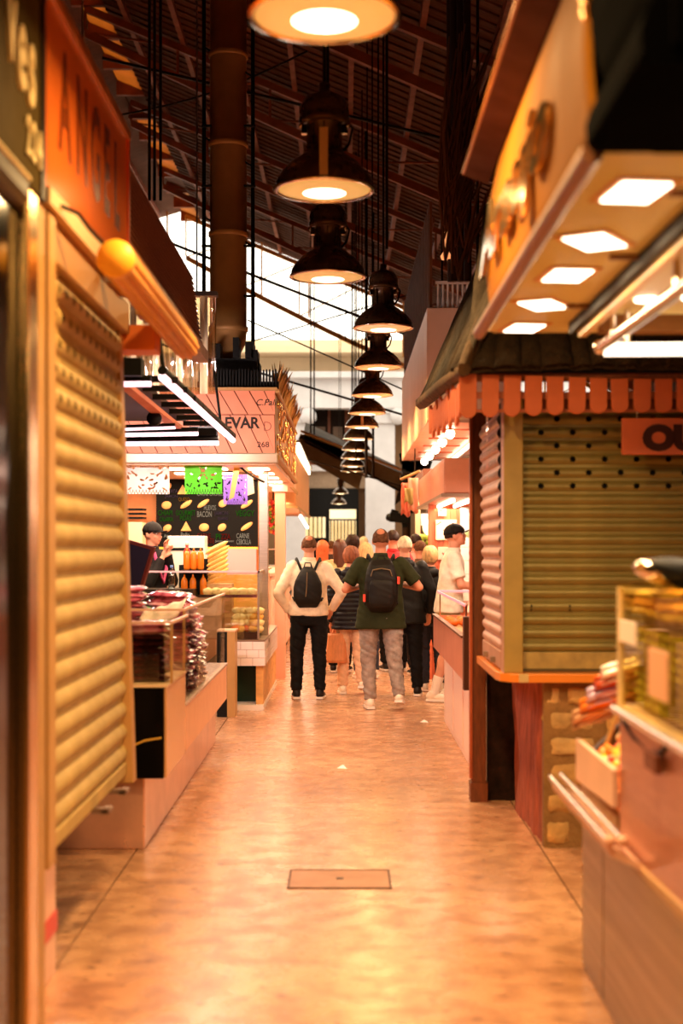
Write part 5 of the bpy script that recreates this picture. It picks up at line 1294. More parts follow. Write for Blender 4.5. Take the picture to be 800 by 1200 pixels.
MB().box(.84, 1.6, 10.0, 13.0, 1.18, 1.19).build('shelf_pane', GLASS, gs)
MB().box(.835, .842, 10.0, 13.0, 1.175, 1.195).build('lit_edge', M('pink_edge', (255,150,160), .3, emit=.6), gs)
MB().box(.84, 1.6, 12.99, 13.0, 1.175, 1.20).build('lit_edge', M('pink_edge', (255,150,160)), gs)
for y in (10.1, 12.9): MB().box(.85, .86, y, y+.02, .916, 1.18).build('bracket', CHROME, gs)
for i in range(9):
    c = ((.92+.1*(i % 3)), 12.2+.2*(i//3), .916)
    put(fo, fu, 2, c, (0,0,i), 'red and orange meat portion, '+('near','middle','far')[i//3]+' row '+('aisle side','centre','inner side')[i%3]+', under the right glass shelf', 'meat', 'meat portions under the right glass shelf', 1.0)
# banners of the next stall
bn = thing('banner_cluster', 'crumpled pink and green banners left of the coral fascia', 'banner', (1.2, 20.5, 2.1))
for k, (x0,x1,y0,y1,d,c) in enumerate(((470,480,566,604,20.2,(226,120,96)),(478,490,560,600,20.0,(240,170,140)),(474,484,572,590,19.9,(170,150,90)))):
    a,b = P3(x0,y1,d),P3(x1,y0,d)
    MB().grid(6,6,lambda u,v:(a.x+(b.x-a.x)*u, d+.04*math.sin(u*9+v*4+k), a.z+(b.z-a.z)*v+.03*math.sin(u*6)*(1-v))).build('cloth_panel', M('banner_%d' % k, c, .6), bn, solid=.01, fix=False)
MB().tube([P3(469,562,20),P3(492,552,19.9)], .02, 6).build('pole', TAN, bn)
MB().tube([P3(486,555,20.0),(P3(486,0,20.0).x,20.0,3.0)], .01, 6).build('hanger', WIRE, bn)
f5 = thing('far_stall', 'far right stall with green produce and small lamps', 'stall', (1.5, 24, 0))
MB().box(1.15, 2.6, 20.2, 27, 0, 1.05).build('counter_body', M('far_counter', (226,160,124)), f5)
MB().box(1.1, 2.6, 20.1, 27, 1.05, 1.09).build('worktop', PALEPINK, f5)
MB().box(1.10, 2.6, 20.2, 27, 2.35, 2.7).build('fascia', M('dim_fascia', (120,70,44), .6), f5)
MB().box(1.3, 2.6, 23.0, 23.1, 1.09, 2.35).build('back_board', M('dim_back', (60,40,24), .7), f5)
MB().box(1.12, 1.20, 22.9, 23.0, 1.09, 2.35).build('post', M('pale_post', (230,190,150), .5), f5)
MB().tube([(1.25,20.4,2.32),(1.25,22.8,2.32)], .025, 8).build('light_tube', LEDW, f5)
a_,b_ = P3(493,616,22.9),P3(503,602,22.9)
MB().box(a_.x,b_.x,22.88,22.95,a_.z,b_.z).build('notice', M('blue_white_notice', (220,225,235), .5), f5)
GPR = [M('green_produce', (150,170,60), .5, var=.2), M('yellow_produce', (246,216,90), .4, var=.1)]
gp = [MB().ell((0,0,.05),(.055,.055,.05),amp=.25,seed=i,n=10,m=6).build('fruit', GPR[i], None, loc=(0,0,0)) for i in range(2)]
gu = set()
for i in range(24):
    put(gp, gu, int(i%4==3), (1.2+.1*(i%5)+R.uniform(-.02,.02), 22.3+.12*(i//10), 1.60+.0+.09*((i//5)%2)), (0,0,i), 'green-yellow fruit, '+WORDS[i]+' laid from the left end of the raised far right shelf', 'fruit', 'fruit on the far right stall')
MB().box(1.12, 1.75, 22.2, 22.7, 1.57, 1.60).build('raised_shelf', WOODB, f5)
MB().box(1.15, 1.2, 22.3, 22.35, 1.09, 1.57).box(1.68, 1.73, 22.3, 22.35, 1.09, 1.57).build('shelf_leg', WOODB, f5)
tag(MB().ell(P3(502,618,21.5),(.09,.09,.12)).build('globe_lamp', LIT('yellow_globe',(1.0,.75,.25),3)), 'yellowish glowing globe above the green fruit', 'lamp')
tag(MB().box(2.6, 2.7, 7.6, 28, 0, 3.0).build('stall_back_board', M('dark_back',(50,26,16))), 'dark board closing the back of the right stalls', 'board')
# dark bracketed things under the pink box at its far left edge
dk = thing('shelf_bracket', 'dark cluttered bracket shelf below the far end of the pink sign box', 'shelf', P3(478,545,23))
m = MB()
for i in range(14): m.obox(P3(R.uniform(470,498),R.uniform(534,556),23), (R.uniform(.05,.25),.1,R.uniform(.04,.2)), (0,R.uniform(-.5,.5),0))
o_ = m.build('clutter', BLACK, dk); o_['kind'] = 'stuff'
MB().box(.88, 1.6, 22.9, 23.1, P3(0,560,23).z, P3(0,557,23).z).build('board', BLACK, dk)
# ================================================================ pendant lamps
def make_lamp():
    t = thing('pendant_lamp', '', 'lamp', (0, 0, 0))
    # origin: centre of the rim
    MB().lathe([(.255,0),(.258,.03),(.252,.05),(.235,.075),(.215,.10),(.18,.135),(.14,.165),(.105,.185),(.098,.20),(.088,.20),(.13,.16),(.2,.10),(.243,.03),(.245,0),(.255,0)], n=36).build('shade', LAMPM, t)
    MB().lathe([(.252,-.012),(.27,-.008),(.27,.004),(.252,.008),(.235,.0),(.252,-.012)], n=36).build('rim', CHROME, t)
    MB().lathe([(.115,-.022),(.18,-.016),(.24,-.004),(.24,.0),(.115,-.014)], n=36).build('lens', LENS, t)
    MB().lathe([(0,-.024),(.08,-.024),(.114,-.022),(.114,-.012),(0,-.010)], n=24).build('bulb', BULB, t)
    MB().lathe([(.24,.01),(.19,.08),(.12,.14),(.06,.16),(0,.162)], n=30).build('reflector', M('lamp_reflector', (250, 214, 150), .25, .6), t)
    m = MB().lathe([(.09,.195),(.078,.2),(.078,.335),(.094,.34),(.094,.35)], n=24)
    for k in range(8):
        a = PI/4*k; m.obox((.084*math.cos(a), .084*math.sin(a), .27), (.02,.012,.13), (0,0,a))
    m.build('neck', LAMPM, t)
    MB().lathe([(.0,.345),(.128,.345),(.135,.352),(.135,.372),(.126,.378),(.13,.41),(.124,.45),(.10,.485),(.05,.505),(.03,.512),(.03,.56),(0,.56)], n=28).build('ballast_housing', LAMPM, t)
    for sg in (-1, 1):
        c = MB().obox((sg*.105, -.03, .31), (.03,.03,.05)); c.ell((sg*.12,-.03,.33),(.016,.016,.016)); c.build('clip', CHROME, t)
    MB().tube([(.11,0,.37),(.15,.02,.33),(.13,.03,.25),(.09,.02,.2)], .008, 6).build('cord', BLACK, t)
    return t
proto = make_lamp()
BASEK = list(proto.children)
def lamp_copy():
    c = proto.copy(); C.objects.link(c)
    for k in BASEK:
        q = k.copy(); C.objects.link(q); q.parent = c
    return c
ROD = M('lamp_rod', (40, 28, 18), .5, .6)
#        x px, rim y px, d, label
LAMPS = [(380, 18, 4.95, 'nearest pendant lamp, cut off by the top edge with glowing yellow lens'),
         (380, 222, 7.55, 'largest fully visible pendant lamp with a pale bracket on its shade'),
         (384, 324, 9.95, 'pendant lamp hanging just below and behind the largest one'),
         (449, 384, 12.6, 'pendant lamp partly hidden by the right-hand box, with housing in view'),
         (443, 430, 15.7, 'pendant lamp in the aisle row, directly under the half-hidden right lamp'),
         (436, 463, 18.2, 'pendant lamp sixth from the camera, level with the stone frieze'),
         (430, 484, 20.2, 'pendant lamp seventh from the camera, level with the dark window top'),
         (424, 500, 22.4, 'pendant lamp eighth from the camera with pale bracket'),
         (420, 514, 24.6, 'pendant lamp fifth from the far end of the row'),
         (417, 527, 26.6, 'pendant lamp fourth from the far end of the row'),
         (415, 537, 28.6, 'pendant lamp third from the far end of the row'),
         (413, 546, 30.6, 'pendant lamp second from the far end of the row'),
         (412, 552, 32.6, 'pendant lamp farthest and lowest of the long row')]
for i, (x, y, d, lb) in enumerate(LAMPS):
    L_ = proto if i == 0 else lamp_copy()
    L_.location = P3(x, y, d); L_['label'] = lb; L_['group'] = 'pendant lamps over the aisle'
    p = L_.location
    zt = roof_z(p.x)+.17
    rod = MB().tube([(0,0,.55),(0,0,zt-p.z-.14)], .011, 6).build('rod', ROD, None, loc=(0,0,0)); rod.parent = L_
    al = bpy.data.lights.new('lamp_light', 'AREA'); al.shape = 'DISK'; al.size = .3; al.energy = (60, 40, 32, 28, 26, 26, 26, 26, 24)[i] if i < 9 else 22; al.color = WARM
    al.spread = math.radians(165)
    lo = bpy.data.objects.new('lamp_light', al); C.objects.link(lo); lo.parent = L_; lo.location = (0, 0, -.03)
    if i in (1, 7):
        b_ = MB().box(-.022, .022, -.272, -.262, .01, .25).build('bracket', M('pale_bracket', (206, 166, 120), .5), None, loc=(0,0,0)); b_.parent = L_
for i, (x, y) in enumerate(((-.1, 2.4), (-.1, -.2), (-.1, -2.8))):
    L_ = lamp_copy(); L_.location = (x, y, 3.46); L_['label'] = 'pendant lamp of the row behind the viewpoint'; L_['group'] = 'pendant lamps behind the viewpoint'
    al = bpy.data.lights.new('lamp_light', 'AREA'); al.shape = 'DISK'; al.size = .3; al.energy = 40; al.color = WARM; al.spread = math.radians(165)
    lo = bpy.data.objects.new('lamp_light', al); C.objects.link(lo); lo.parent = L_; lo.location = (0, 0, -.03)
    rod = MB().tube([(0,0,.55),(0,0,roof_z(x)-3.46+.02)], .011, 6).build('rod', ROD, None, loc=(0,0,0)); rod.parent = L_
# small dim lamps beyond the row
for i, (x, y, d) in enumerate(((399, 578, 37), (397, 590, 37.6))):
    L_ = lamp_copy(); L_.location = P3(x, y, d); L_.scale = (.8,.8,.8)
    L_['label'] = ('upper' if i == 0 else 'lower')+' of two small dim lamps before the dark doorway'; L_['group'] = 'dim lamps before the doorway'
    rod = MB().tube([(0,0,.55),(0,0,(roof_z(L_.location.x)+.02-L_.location.z)/.8)], .011, 6).build('rod', ROD, None, loc=(0,0,0)); rod.parent = L_
# ================================================================ people
def cone(mb, p0, p1, r0, r1, n=14, caps=(1, 1), ax=None):
    p0, p1 = Vector(p0), Vector(p1); d = (p1-p0); L = d.length; d.normalize()
    pts, rs = [], []
    if caps[0]:
        for k in (85, 60, 35): 
            a = math.radians(k); pts.append(p0-d*r0*math.sin(a)); rs.append(r0*math.cos(a))
    pts += [p0, p1]; rs += [r0, r1]
    if caps[1]:
        for k in (35, 60, 85):
            a = math.radians(k); pts.append(p1+d*r1*math.sin(a)); rs.append(r1*math.cos(a))
    mb.tube(pts, rs, n)
def loft(mb, rings, n=20):
    """rings: (z, cx, cy, rx, ry)"""
    vs_ = []
    for (z, cx, cy, rx, ry) in rings:
        for k in range(n):
            a = 2*PI*k/n; c, s_ = math.cos(a), math.sin(a)
            vs_.append((cx+rx*math.copysign(abs(c)**.85, c), cy+ry*math.copysign(abs(s_)**.85, s_), z))
    m = len(rings)
    fs_ = [(i*n+k, i*n+(k+1) % n, (i+1)*n+(k+1) % n, (i+1)*n+k) for i in range(m-1) for k in range(n)]
    mb.add(vs_, fs_, True); mb.add(vs_[:n], [tuple(reversed(range(n)))]); mb.add(vs_[-n:], [tuple(range(n))])
def fuse(mb, name, mat, parent, voxel, smooth=3, wr=0.0, ws=9.0, seed=0.0, hstr=1.0, quilt=None):
    o = mb.build(name, mat, None, loc=(0, 0, 0))
    r = o.modifiers.new('r', 'REMESH'); r.mode = 'VOXEL'; r.voxel_size = voxel; r.use_smooth_shade = True
    s_ = o.modifiers.new('s', 'SMOOTH'); s_.factor = .5; s_.iterations = smooth
    bpy.context.view_layer.update()
    dg = bpy.context.evaluated_depsgraph_get()
    me = bpy.data.meshes.new_from_object(o.evaluated_get(dg))
    o.modifiers.clear(); old = o.data; o.data = me; bpy.data.meshes.remove(old); me.name = name
    if wr or quilt:
        ns = [v.normal.copy() for v in me.vertices]
        for v, n_ in zip(me.vertices, ns):
            q = v.co
            d = 0.0
            if wr:
                w1 = noise.noise(Vector((q.x*ws+seed, q.y*ws, q.z*ws*hstr)))
                w2 = noise.noise(Vector((q.x*ws*.45, q.y*ws*.45+seed, (q.z+q.x*.5)*ws*1.6*hstr)))
                d = wr*(w1*.6+(1-abs(w2)*2.2)*.6-.3)
            if quilt: d += quilt*(abs(math.sin(q.z*PI/.055))**.5-.6)
            v.co = q+n_*d
    for p in me.polygons: p.use_smooth = True
    if not me.materials: me.materials.append(mat)
    o.parent = parent
    ORG[o.name] = Vector((0,0,0))
    return o
SKIN = [M('skin_a', (214, 146, 116), .5, var=.06, scale=12), M('skin_b', (214, 136, 100), .5, var=.06, scale=12)]
def cloth(name, rgb, rough=.85, var=.15): return M(name, rgb, rough, var=var, scale=14, bump=.15, bscale=120)
def person(label, px, py, d, H=1.75, yaw=0, W=1.0, arms=None, legs=None, top=None, bottom=None, shoes=None, hair=None, skin=0,
           head=(0, 0, 0), shirt='long', voxel=.012, far=False, seed=1.0, hem=.90, quilt=None, lean=0.0, bald=False, hairstyle='short', face=False, collar=True, shorts=False, group=None, torsoW=1.0):
    """facing +y locally; yaw rotates. arms: ((elbow),(hand)) left, right in metres at 1.75 m height"""
    x0 = (px-VX)*d/F
    t = thing('person', label, 'person', (x0, d, 0), group)
    ORG[t.name] = Vector((0, 0, 0))
    t.rotation_euler = (0, 0, yaw); k_ = H/1.75; t.scale = (k_, k_, k_)
    SK = SKIN[skin]
    sw_ = .185*W
    arms = arms or (((-.27,-.02,1.14), (-.27,.06,.88)), ((.27,-.02,1.14), (.27,.06,.88)))
    legs = legs or (((-.10,.02,.50), (-.10,-.02,.09)), ((.10,.0,.50), (.10,-.02,.09)))
    hips = ((-.095*W, 0, .90), (.095*W, 0, .90))
    sh_ = ((-sw_, lean*.45, 1.42), (sw_, lean*.45, 1.42))
    # ---- body: one continuous skin surface
    b = MB()
    loft(b, [(.84,0,0,.13*W,.09),(.95,0,0,.15*W,.10),(1.08,0,lean*.1,.13*W,.09),(1.25,0,lean*.3,.15*W,.10),(1.38,0,lean*.45,.165*W,.09),(1.45,0,lean*.5,.10,.07),(1.48,0,lean*.5,.06,.055)], 16)
    hc = Vector((0, .012+lean*.6, 1.645)); Rm = Euler(head).to_matrix(); nb = Vector((0, lean*.5, 1.44)); nt_ = Vector((0, lean*.55+.005, 1.57))
    cone(b, nb, nt_, .060, .055)
    hm = MB()
    hm.ell((0, -.008, .012), (.074, .092, .095), n=20, m=14)
    hm.ell((0, .030, -.045), (.056, .060, .062), n=16, m=10)
    hm.ell((0, .066, -.088), (.024, .020, .018), n=10, m=8)
    hm.ell((0, .092, -.022), (.013, .020, .022), (-.35, 0, 0), n=10, m=8)
    hm.ell((0, .080, .018), (.045, .014, .012), n=12, m=6)
    hm.ell((0, .083, -.058), (.024, .011, .009), n=12, m=6)
    for s_ in (-1, 1):
        hm.ell((s_*.077, -.004, -.012), (.010, .022, .032), (0, 0, s_*.35), n=10, m=8)
        hm.ell((s_*.038, .066, -.030), (.022, .018, .018), n=10, m=6)
    hm.v = [tuple(Rm@Vector(p)+hc) for p in hm.v]; b.add(hm.v, hm.f, True)
    for i, s_ in enumerate((-1, 1)):
        e, h = Vector(arms[i][0]), Vector(arms[i][1])
        cone(b, sh_[i], e, .048, .040); cone(b, e, h, .042, .027)
        dr = (h-e).normalized(); side = Vector((s_, 0, 0)); side = (side-dr*side.dot(dr)).normalized(); nrm = dr.cross(side).normalized()
        pc_ = h+dr*.055
        rot = Matrix((nrm, side, dr)).transposed().to_euler()
        b.ell(pc_, (.042, .018, .05) if False else (.040, .020, .052), Matrix((side, nrm, dr)).transposed().to_euler(), 12, 8)
        ff = Vector((0, 1, 0)); ff = ff-dr*ff.dot(dr)
        ff = ff.normalized() if ff.length > .2 else nrm
        ac = dr.cross(ff).normalized()
        inw = -side
        for q, (o_, ln) in enumerate(((-.030,.068),(-.010,.078),(.011,.073),(.030,.056))):
            k0 = pc_+dr*.040+side*o_
            k1 = k0+dr*ln*.5+inw*.004+ff*.012; k2 = k1+dr*ln*.4+ff*.028
            cone(b, k0, k1, .0095, .009, 8); cone(b, k1, k2, .009, .0075, 8)
        cone(b, pc_-dr*.02+ff*.018+side*-.02, pc_+dr*.03+ff*.055+side*-.03, .012, .009, 8)
        kn, an = Vector(legs[i][0]), Vector(legs[i][1])
        cone(b, hips[i], kn, .078, .052); cone(b, kn, an, .054, .036)
        b.ell(kn.lerp(an, .3)+Vector((0,-.008,0)), (.043,.046,.12))
    fuse(b, 'body', SK, t, .0105 if not far else .016, 2)
    # ---- trousers
    m = MB()
    loft(m, [(.80,0,0,.155*W,.115),(.90,0,-.01,.172*W,.13),(.98,0,0,.162*W,.118),(1.03,0,lean*.1,.152*W,.11)], 18)
    for i, s_ in enumerate((-1, 1)):
        kn, an = Vector(legs[i][0]), Vector(legs[i][1])
        hp = Vector(hips[i])
        if shorts:
            en = hp.lerp(kn, .95); cone(m, hp, en, .100*W, .088, caps=(1, 0))
        else:
            cone(m, hp, kn, .100*W, .078); fr = an.lerp(kn, .01); cone(m, kn, fr, .078, .062, caps=(1, 0))
    fuse(m, 'shorts' if shorts else 'trousers', bottom, t, voxel, 3, .013, 9, seed, 1.9)
    # ---- top
    m = MB(); TW_ = W*torsoW
    loft(m, [(hem,0,0,(.206 if hem < .85 else .190)*TW_,.146),(hem+.10,0,lean*.05,(.196 if hem < .85 else .182)*TW_,.142),(1.14,0,lean*.18,.168*TW_,.125),(1.28,0,lean*.33,.182*TW_,.128),(1.37,0,lean*.42,.188*W,.118),(1.43,0,lean*.48,.150*W,.10),(1.475,0,lean*.5,.085,.080),(1.50,0,lean*.52,.070,.070)], 22)
    for i, s_ in enumerate((-1, 1)):
        e, h = Vector(arms[i][0]), Vector(arms[i][1]); s0 = Vector(sh_[i])
        if shirt == 'short':
            cone(m, s0-Vector((s_*.02,0,0)), s0.lerp(e, .78), .074, .070, caps=(1, 0))
        else:
            cone(m, s0-Vector((s_*.02,0,0)), e, .074 if not quilt else .085, .060 if not quilt else .07); cone(m, e, h.lerp(e, .05), .060 if not quilt else .068, .044, caps=(1, 0))
    fuse(m, 'shirt' if shirt == 'short' else 'jacket' if collar == 'hood' else 'sweater', top, t, voxel, 3, .009, 8, seed+3, 1.0, quilt)
    if collar:
        m = MB(); m.lathe([(.064,0),(.074,.005),(.070,.045),(.060,.05),(.058,.01)], n=20)
        m.v = [(p[0], p[1]+lean*.52, p[2]+1.475) for p in m.v]; m.build('collar', top, t)
        if collar == 'hood':
            MB().ell((0,-.085+lean*.5,1.45),(.12,.055,.06),n=16,m=8,amp=.2).build('hood', top, t)
    # ---- shoes
    up, sole = shoes or (BLACK, WHITE)
    for i, s_ in enumerate((-1, 1)):
        kn, an = Vector(legs[i][0]), Vector(legs[i][1])
        pitch = 0.0
        if an.z > .13: pitch = -min(.9, (an.z-.10)*5)
        M3 = Euler((pitch, 0, -s_*.12)).to_matrix(); base = an+Vector((0,0,-.085 if pitch == 0 else -.07))
        sm_ = MB()
        for (ly, lz, rx, ry, rz) in ((-.03,.05,.042,.055,.05),(.05,.042,.045,.09,.038),(.13,.035,.046,.06,.03)): sm_.ell((0,ly,lz),(rx,ry,rz),n=12,m=8)
        cone(sm_, (0,-.02,.05), (0,-.01,.10), .046, .044, caps=(0,0))
        sm_.v = [tuple(M3@Vector(p)+base) for p in sm_.v]
        sh2 = fuse(sm_, 'shoe', up, t, .009 if not far else .014, 2)
        so = MB(); prof_ = [(-.038,-.08),(.038,-.08),(.045,-.02),(.048,.08),(.046,.14),(.028,.19),(-.028,.19),(-.046,.14),(-.048,.08),(-.045,-.02)]
        so.prism(prof_, 'Z', 0.002, .026); so.v = [tuple(M3@Vector(p)+base) for p in so.v]; so.build('sole', sole, sh2)
    # ---- hair
    if hair is not None:
        m = MB()
        if hairstyle == 'short':
            def hf(u, v):
                a = 2*PI*u; th = v*PI*(.60+.05*noise.noise(Vector((math.cos(a)*6, math.sin(a)*6, seed)))); front = max(0, math.sin(a))
                th = th*(1-.42*front)
                n_ = 1.0+.05*noise.noise(Vector((math.cos(a)*4, math.sin(a)*4, th*6+seed)))
                return (.078*math.sin(th)*math.cos(a)*n_, (-.010+.098*math.sin(th)*math.sin(a))*n_, .014+.098*math.cos(th)*n_)
            m.grid(28, 12, hf)
        elif hairstyle == 'bob':
            def hf(u, v):
                a = 2*PI*u; th = v*PI*.78; front = max(0, math.sin(a))
                th = th*(1-.50*front**.7); f_ = 1+.13*math.sin(min(th, 2.2))
                n_ = f_+.07*noise.noise(Vector((math.cos(a)*5, math.sin(a)*5, th*3+seed)))+.06*noise.noise(Vector((math.cos(a)*12, math.sin(a)*12, th*1.5+seed)))
                return (.083*math.sin(th)**.8*math.cos(a)*n_ if th > 0 else 0, -.012+.100*(math.sin(th)**.8 if th > 0 else 0)*math.sin(a)*n_, .018+.108*math.cos(th)*n_)
            m.grid(56, 20, hf)
        else:   # long
            def hf(u, v):
                a = 2*PI*u; front = max(0, math.sin(a))
                L_ = min(v, .45)/.45*PI*.5*(1-.35*front); dn = max(0, v-.45)/.55*(.26 if front < .3 else .03)
                n_ = 1.08+.08*noise.noise(Vector((math.cos(a)*5, math.sin(a)*5, v*3+seed)))
                return (.083*math.sin(L_)*math.cos(a)*n_*(1-.25*dn), -.014+.100*math.sin(L_)*math.sin(a)*n_-.03*dn*4*0, .018+.105*math.cos(L_)*n_-dn)
            m.grid(40, 20, hf)
        m.v = [tuple(Rm@Vector(p)+hc) for p in m.v]
        h_ = m.build('hair', hair, t, solid=.008)
        if bald:
            m = MB(); m.ell((0, -.066, .078), (.040, .040, .030), (.75, 0, 0), n=18, m=10); m.v = [tuple(Rm@Vector(p)+hc) for p in m.v]; m.build('bald_patch', M('thin_hair_scalp', (196,120,84), .5, var=.1), t)
    if face:
        for s_ in (-1, 1):
            e_ = MB().ell((s_*.033, .077, .002), (.013, .008, .008), n=12, m=8); e_.v = [tuple(Rm@Vector(p)+hc) for p in e_.v]; eo = e_.build('eye', M('eye_white', (240,230,220), .3), t)
            e_ = MB().ell((s_*.033, .0835, .002), (.005, .003, .006), n=10, m=6); e_.v = [tuple(Rm@Vector(p)+hc) for p in e_.v]; e_.build('pupil', BLACK, eo)
            e_ = MB().ell((s_*.034, .085, .020), (.018, .005, .004), (0, s_*.15, 0), n=10, m=6); e_.v = [tuple(Rm@Vector(p)+hc) for p in e_.v]; e_.build('eyebrow', M('brow', (50,30,20), .8), t)
        e_ = MB().ell((0, .0905, -.060), (.022, .005, .006), n=12, m=6); e_.v = [tuple(Rm@Vector(p)+hc) for p in e_.v]; e_.build('lips', M('lips', (176,80,70), .45), t)
    t['_hc'] = 0; del t['_hc']
    return t, hc, Rm
def cap_on(t, hc, Rm, mat, tilt=.0):
    m = MB()
    m.grid(28, 8, lambda u, v: (.088*math.sin(v*PI*.5)*math.cos(2*PI*u), -.008+.108*math.sin(v*PI*.5)*math.sin(2*PI*u), .020+.100*math.cos(v*PI*.5)))
    m.v = [tuple(Rm@Vector(p)+hc) for p in m.v]; c_ = m.build('cap', mat, t, solid=.006)
    m = MB(); m.grid(12, 5, lambda u, v: ((.078-.03*v*v)*math.cos(PI*u), .06+(.035+.075*v)*max(.0, math.sin(PI*u))+.01*v, .028-.02*math.cos(PI*u)**2+.01*v))
    m.v = [tuple(Rm@Vector(p)+hc) for p in m.v]; m.build('cap_brim', mat, c_, solid=.006, fix=False)
    m = MB(); m.ell((0,-.008,.122),(.012,.012,.006),n=10,m=6); m.v = [tuple(Rm@Vector(p)+hc) for p in m.v]; m.build('cap_button', mat, c_)
def backpack(label, px, d, k_, z0, z1, w_, dep, mat, ycb=-.16, accents=(), tear=False):
    x0 = (px-VX)*d/F
    t = thing('backpack', label, 'backpack', (x0, d, 0)); ORG[t.name] = Vector((0,0,0)); t.scale = (k_,)*3
    m = MB(); zc = (z0+z1)/2; h = (z1-z0)/2
    def wz(z):
        u = (z-z0)/(z1-z0)
        if tear: return w_*(.55+.45*math.sin(PI*min(1, (1-u)*.62+.12)))*(1-.35*max(0,u-.6)/.4)
        return w_*(1-.22*max(0, u-.55)/.45-.10*max(0, .2-u)/.2)
    rings = []
    for i in range(11):
        u = i/10; z = z0+(z1-z0)*u; e = (1-(abs(2*u-1))**4)
        rings.append((z, 0, ycb-dep*.5*e+.0, wz(z)*(.72+.28*e), dep*(.35+.65*e)*.55))
    loft(m, rings, 22)
    fuse(m, 'main_bag', mat, t, .010, 3, .006, 9, px)
    if not tear:
        m = MB(); rings = []
        for i in range(8):
            u = i/7; z = z0+.05+(z1-z0)*.52*u; e = (1-(abs(2*u-1))**5); rings.append((z, 0, ycb-dep*1.0, wz(z)*.74*(.8+.2*e), .035*(.4+.6*e)))
        loft(m, rings, 20); fuse(m, 'front_pocket', mat, t, .010, 2, .004, 9, px+1)
        m = MB(); m.tube([(-w_*.62, ycb-dep*.93, z1-.16), (-w_*.5, ycb-dep*.98, z1-.10), (0, ycb-dep*1.0, z1-.085), (w_*.5, ycb-dep*.98, z1-.10), (w_*.62, ycb-dep*.93, z1-.16)], .006, 6)
        m.build('zip', M('grey_zip', (110,84,50), .5), t)
    else:
        MB().tube([(-.005, ycb-dep*1.0, z1-.06), (-.01, ycb-dep*1.07, zc), (-.02, ycb-dep*1.0, z0+.12)], .006, 6).build('zip', M('grey_zip', (110,84,50), .5), t)
    MB().tube([(-.04, ycb-.01, z1-.01), (-.03, ycb-.01, z1+.04), (.03, ycb-.01, z1+.04), (.04, ycb-.01, z1-.01)], .008, 6).build('handle', mat, t)
    for s_ in (-1, 1):
        m = MB(); m.tube([(s_*w_*.45, ycb+.02, z1-.04), (s_*.10, ycb+.03, 1.46), (s_*.125, -.04, 1.515), (s_*.13, .07, 1.475), (s_*.14, .145, 1.36), (s_*.155, .155, 1.2), (s_*.19, .06, z0+.16), (s_*w_*.9, ycb+.0, z0+.08)], .016, 6)
        m.build('shoulder_strap', mat, t)
    for (x, z, s_) in accents:
        MB().box(x-.012, x+.012, ycb-dep*.85, ycb-dep*.55, z-.035, z+.035).build('red_tag', M('red_tag', (230,70,50), .5), t)
    return t
BEIGE_S = cloth('beige_knit', (232, 206, 176)); BLK_T = cloth('black_trouser', (13, 9, 8)); NAVY_P = M('navy_puffer', (26, 24, 32), .35, var=.2)
CREAM_T = cloth('cream_trouser', (226, 176, 138)); GREEN_T = cloth('dark_green_tee', (42, 44, 16)); JEANS_G = cloth('grey_jeans', (150, 132, 120), var=.35)
BLK_J = cloth('black_jacket', (18, 14, 9), .6); DENIM = cloth('dark_denim', (40, 40, 52)); WHITE_T = cloth('white_tee', (240, 226, 208))
OLV = cloth('olive_shorts', (150, 132, 78)); BAGM = M('black_nylon', (24, 18, 12), .6, var=.2)
HAIR_BR = M('hair_short_brown', (96, 60, 38), .8, var=.45, scale=45, bump=.5, spec=.15); HAIR_AU = M('hair_auburn', (140, 72, 36), .6, var=.4, scale=40, stretch=(1,1,.2), bump=.6)
HAIR_WH = M('hair_white', (226, 200, 164), .6, var=.3, scale=40, stretch=(1,1,.3), bump=.6); HAIR_BL = M('hair_blond', (212, 166, 112), .6, var=.35, scale=40, stretch=(1,1,.25), bump=.6); HAIR_DK = M('hair_dark', (46, 26, 18), .5, var=.3, scale=30)
HAIR_LB = M('hair_long_brown', (84, 44, 26), .45, var=.35, scale=25, stretch=(4,4,.4)); HAIR_RD = M('hair_red', (214, 104, 54), .5, var=.2, scale=30)
WSHOE = (M('white_shoe', (236, 216, 192), .5, var=.06), WHITE)
BSHOE = (M('black_shoe', (34, 26, 22), .5), WHITE)
# 1 man in beige sweater
person('man in a beige sweater and black trousers walking away at the left of the group', 362, 820, 14.9, 1.70, 0, 1.05,
       (((-.33,-.05,1.14),(-.22,.06,.93)),((.35,-.05,1.15),(.24,.09,.95))), (((-.13,.02,.50),(-.135,-.02,.09)),((.11,.0,.50),(.12,-.02,.09))),
       BEIGE_S, BLK_T, BSHOE, HAIR_BR, 0, (0,0,.0), 'long', seed=1, bald=True, hem=.90, torsoW=1.08)
backpack('black teardrop backpack on the man in the beige sweater', 361, 14.9, .97, .99, 1.43, .155, .10, BAGM, -.125, tear=True)
# 2 woman in puffer
person('woman with auburn hair in a quilted dark puffer jacket and cream trousers', 411, 812, 15.4, 1.58, 0, 1.0,
       (((-.27,-.04,1.13),(-.235,.03,.86)),((.27,-.02,1.14),(.2,.1,.95))), (((-.09,.02,.50),(-.10,-.02,.09)),((.10,-.02,.50),(.13,-.10,.14))),
       NAVY_P, CREAM_T, WSHOE, HAIR_AU, 0, (0,0,.05), 'long', seed=5, hem=.78, quilt=.016, hairstyle='bob', collar='hood', torsoW=1.12)
hb_ = thing('handbag', 'tan shopping handbag hanging from the hand of the woman in the puffer jacket', 'handbag', P3(393, 778, 15.35))
bx_, bz0, bz1 = P3(394,0,15.35).x, P3(0,776,15.35).z, P3(0,742,15.35).z
m = MB()
m.grid(20, 10, lambda u, v: (bx_+(.115-.03*v)*math.cos(2*PI*u)+.004*math.sin(20*u), 15.35+(.06-.035*v)*math.sin(2*PI*u), bz0+(bz1-bz0)*v))
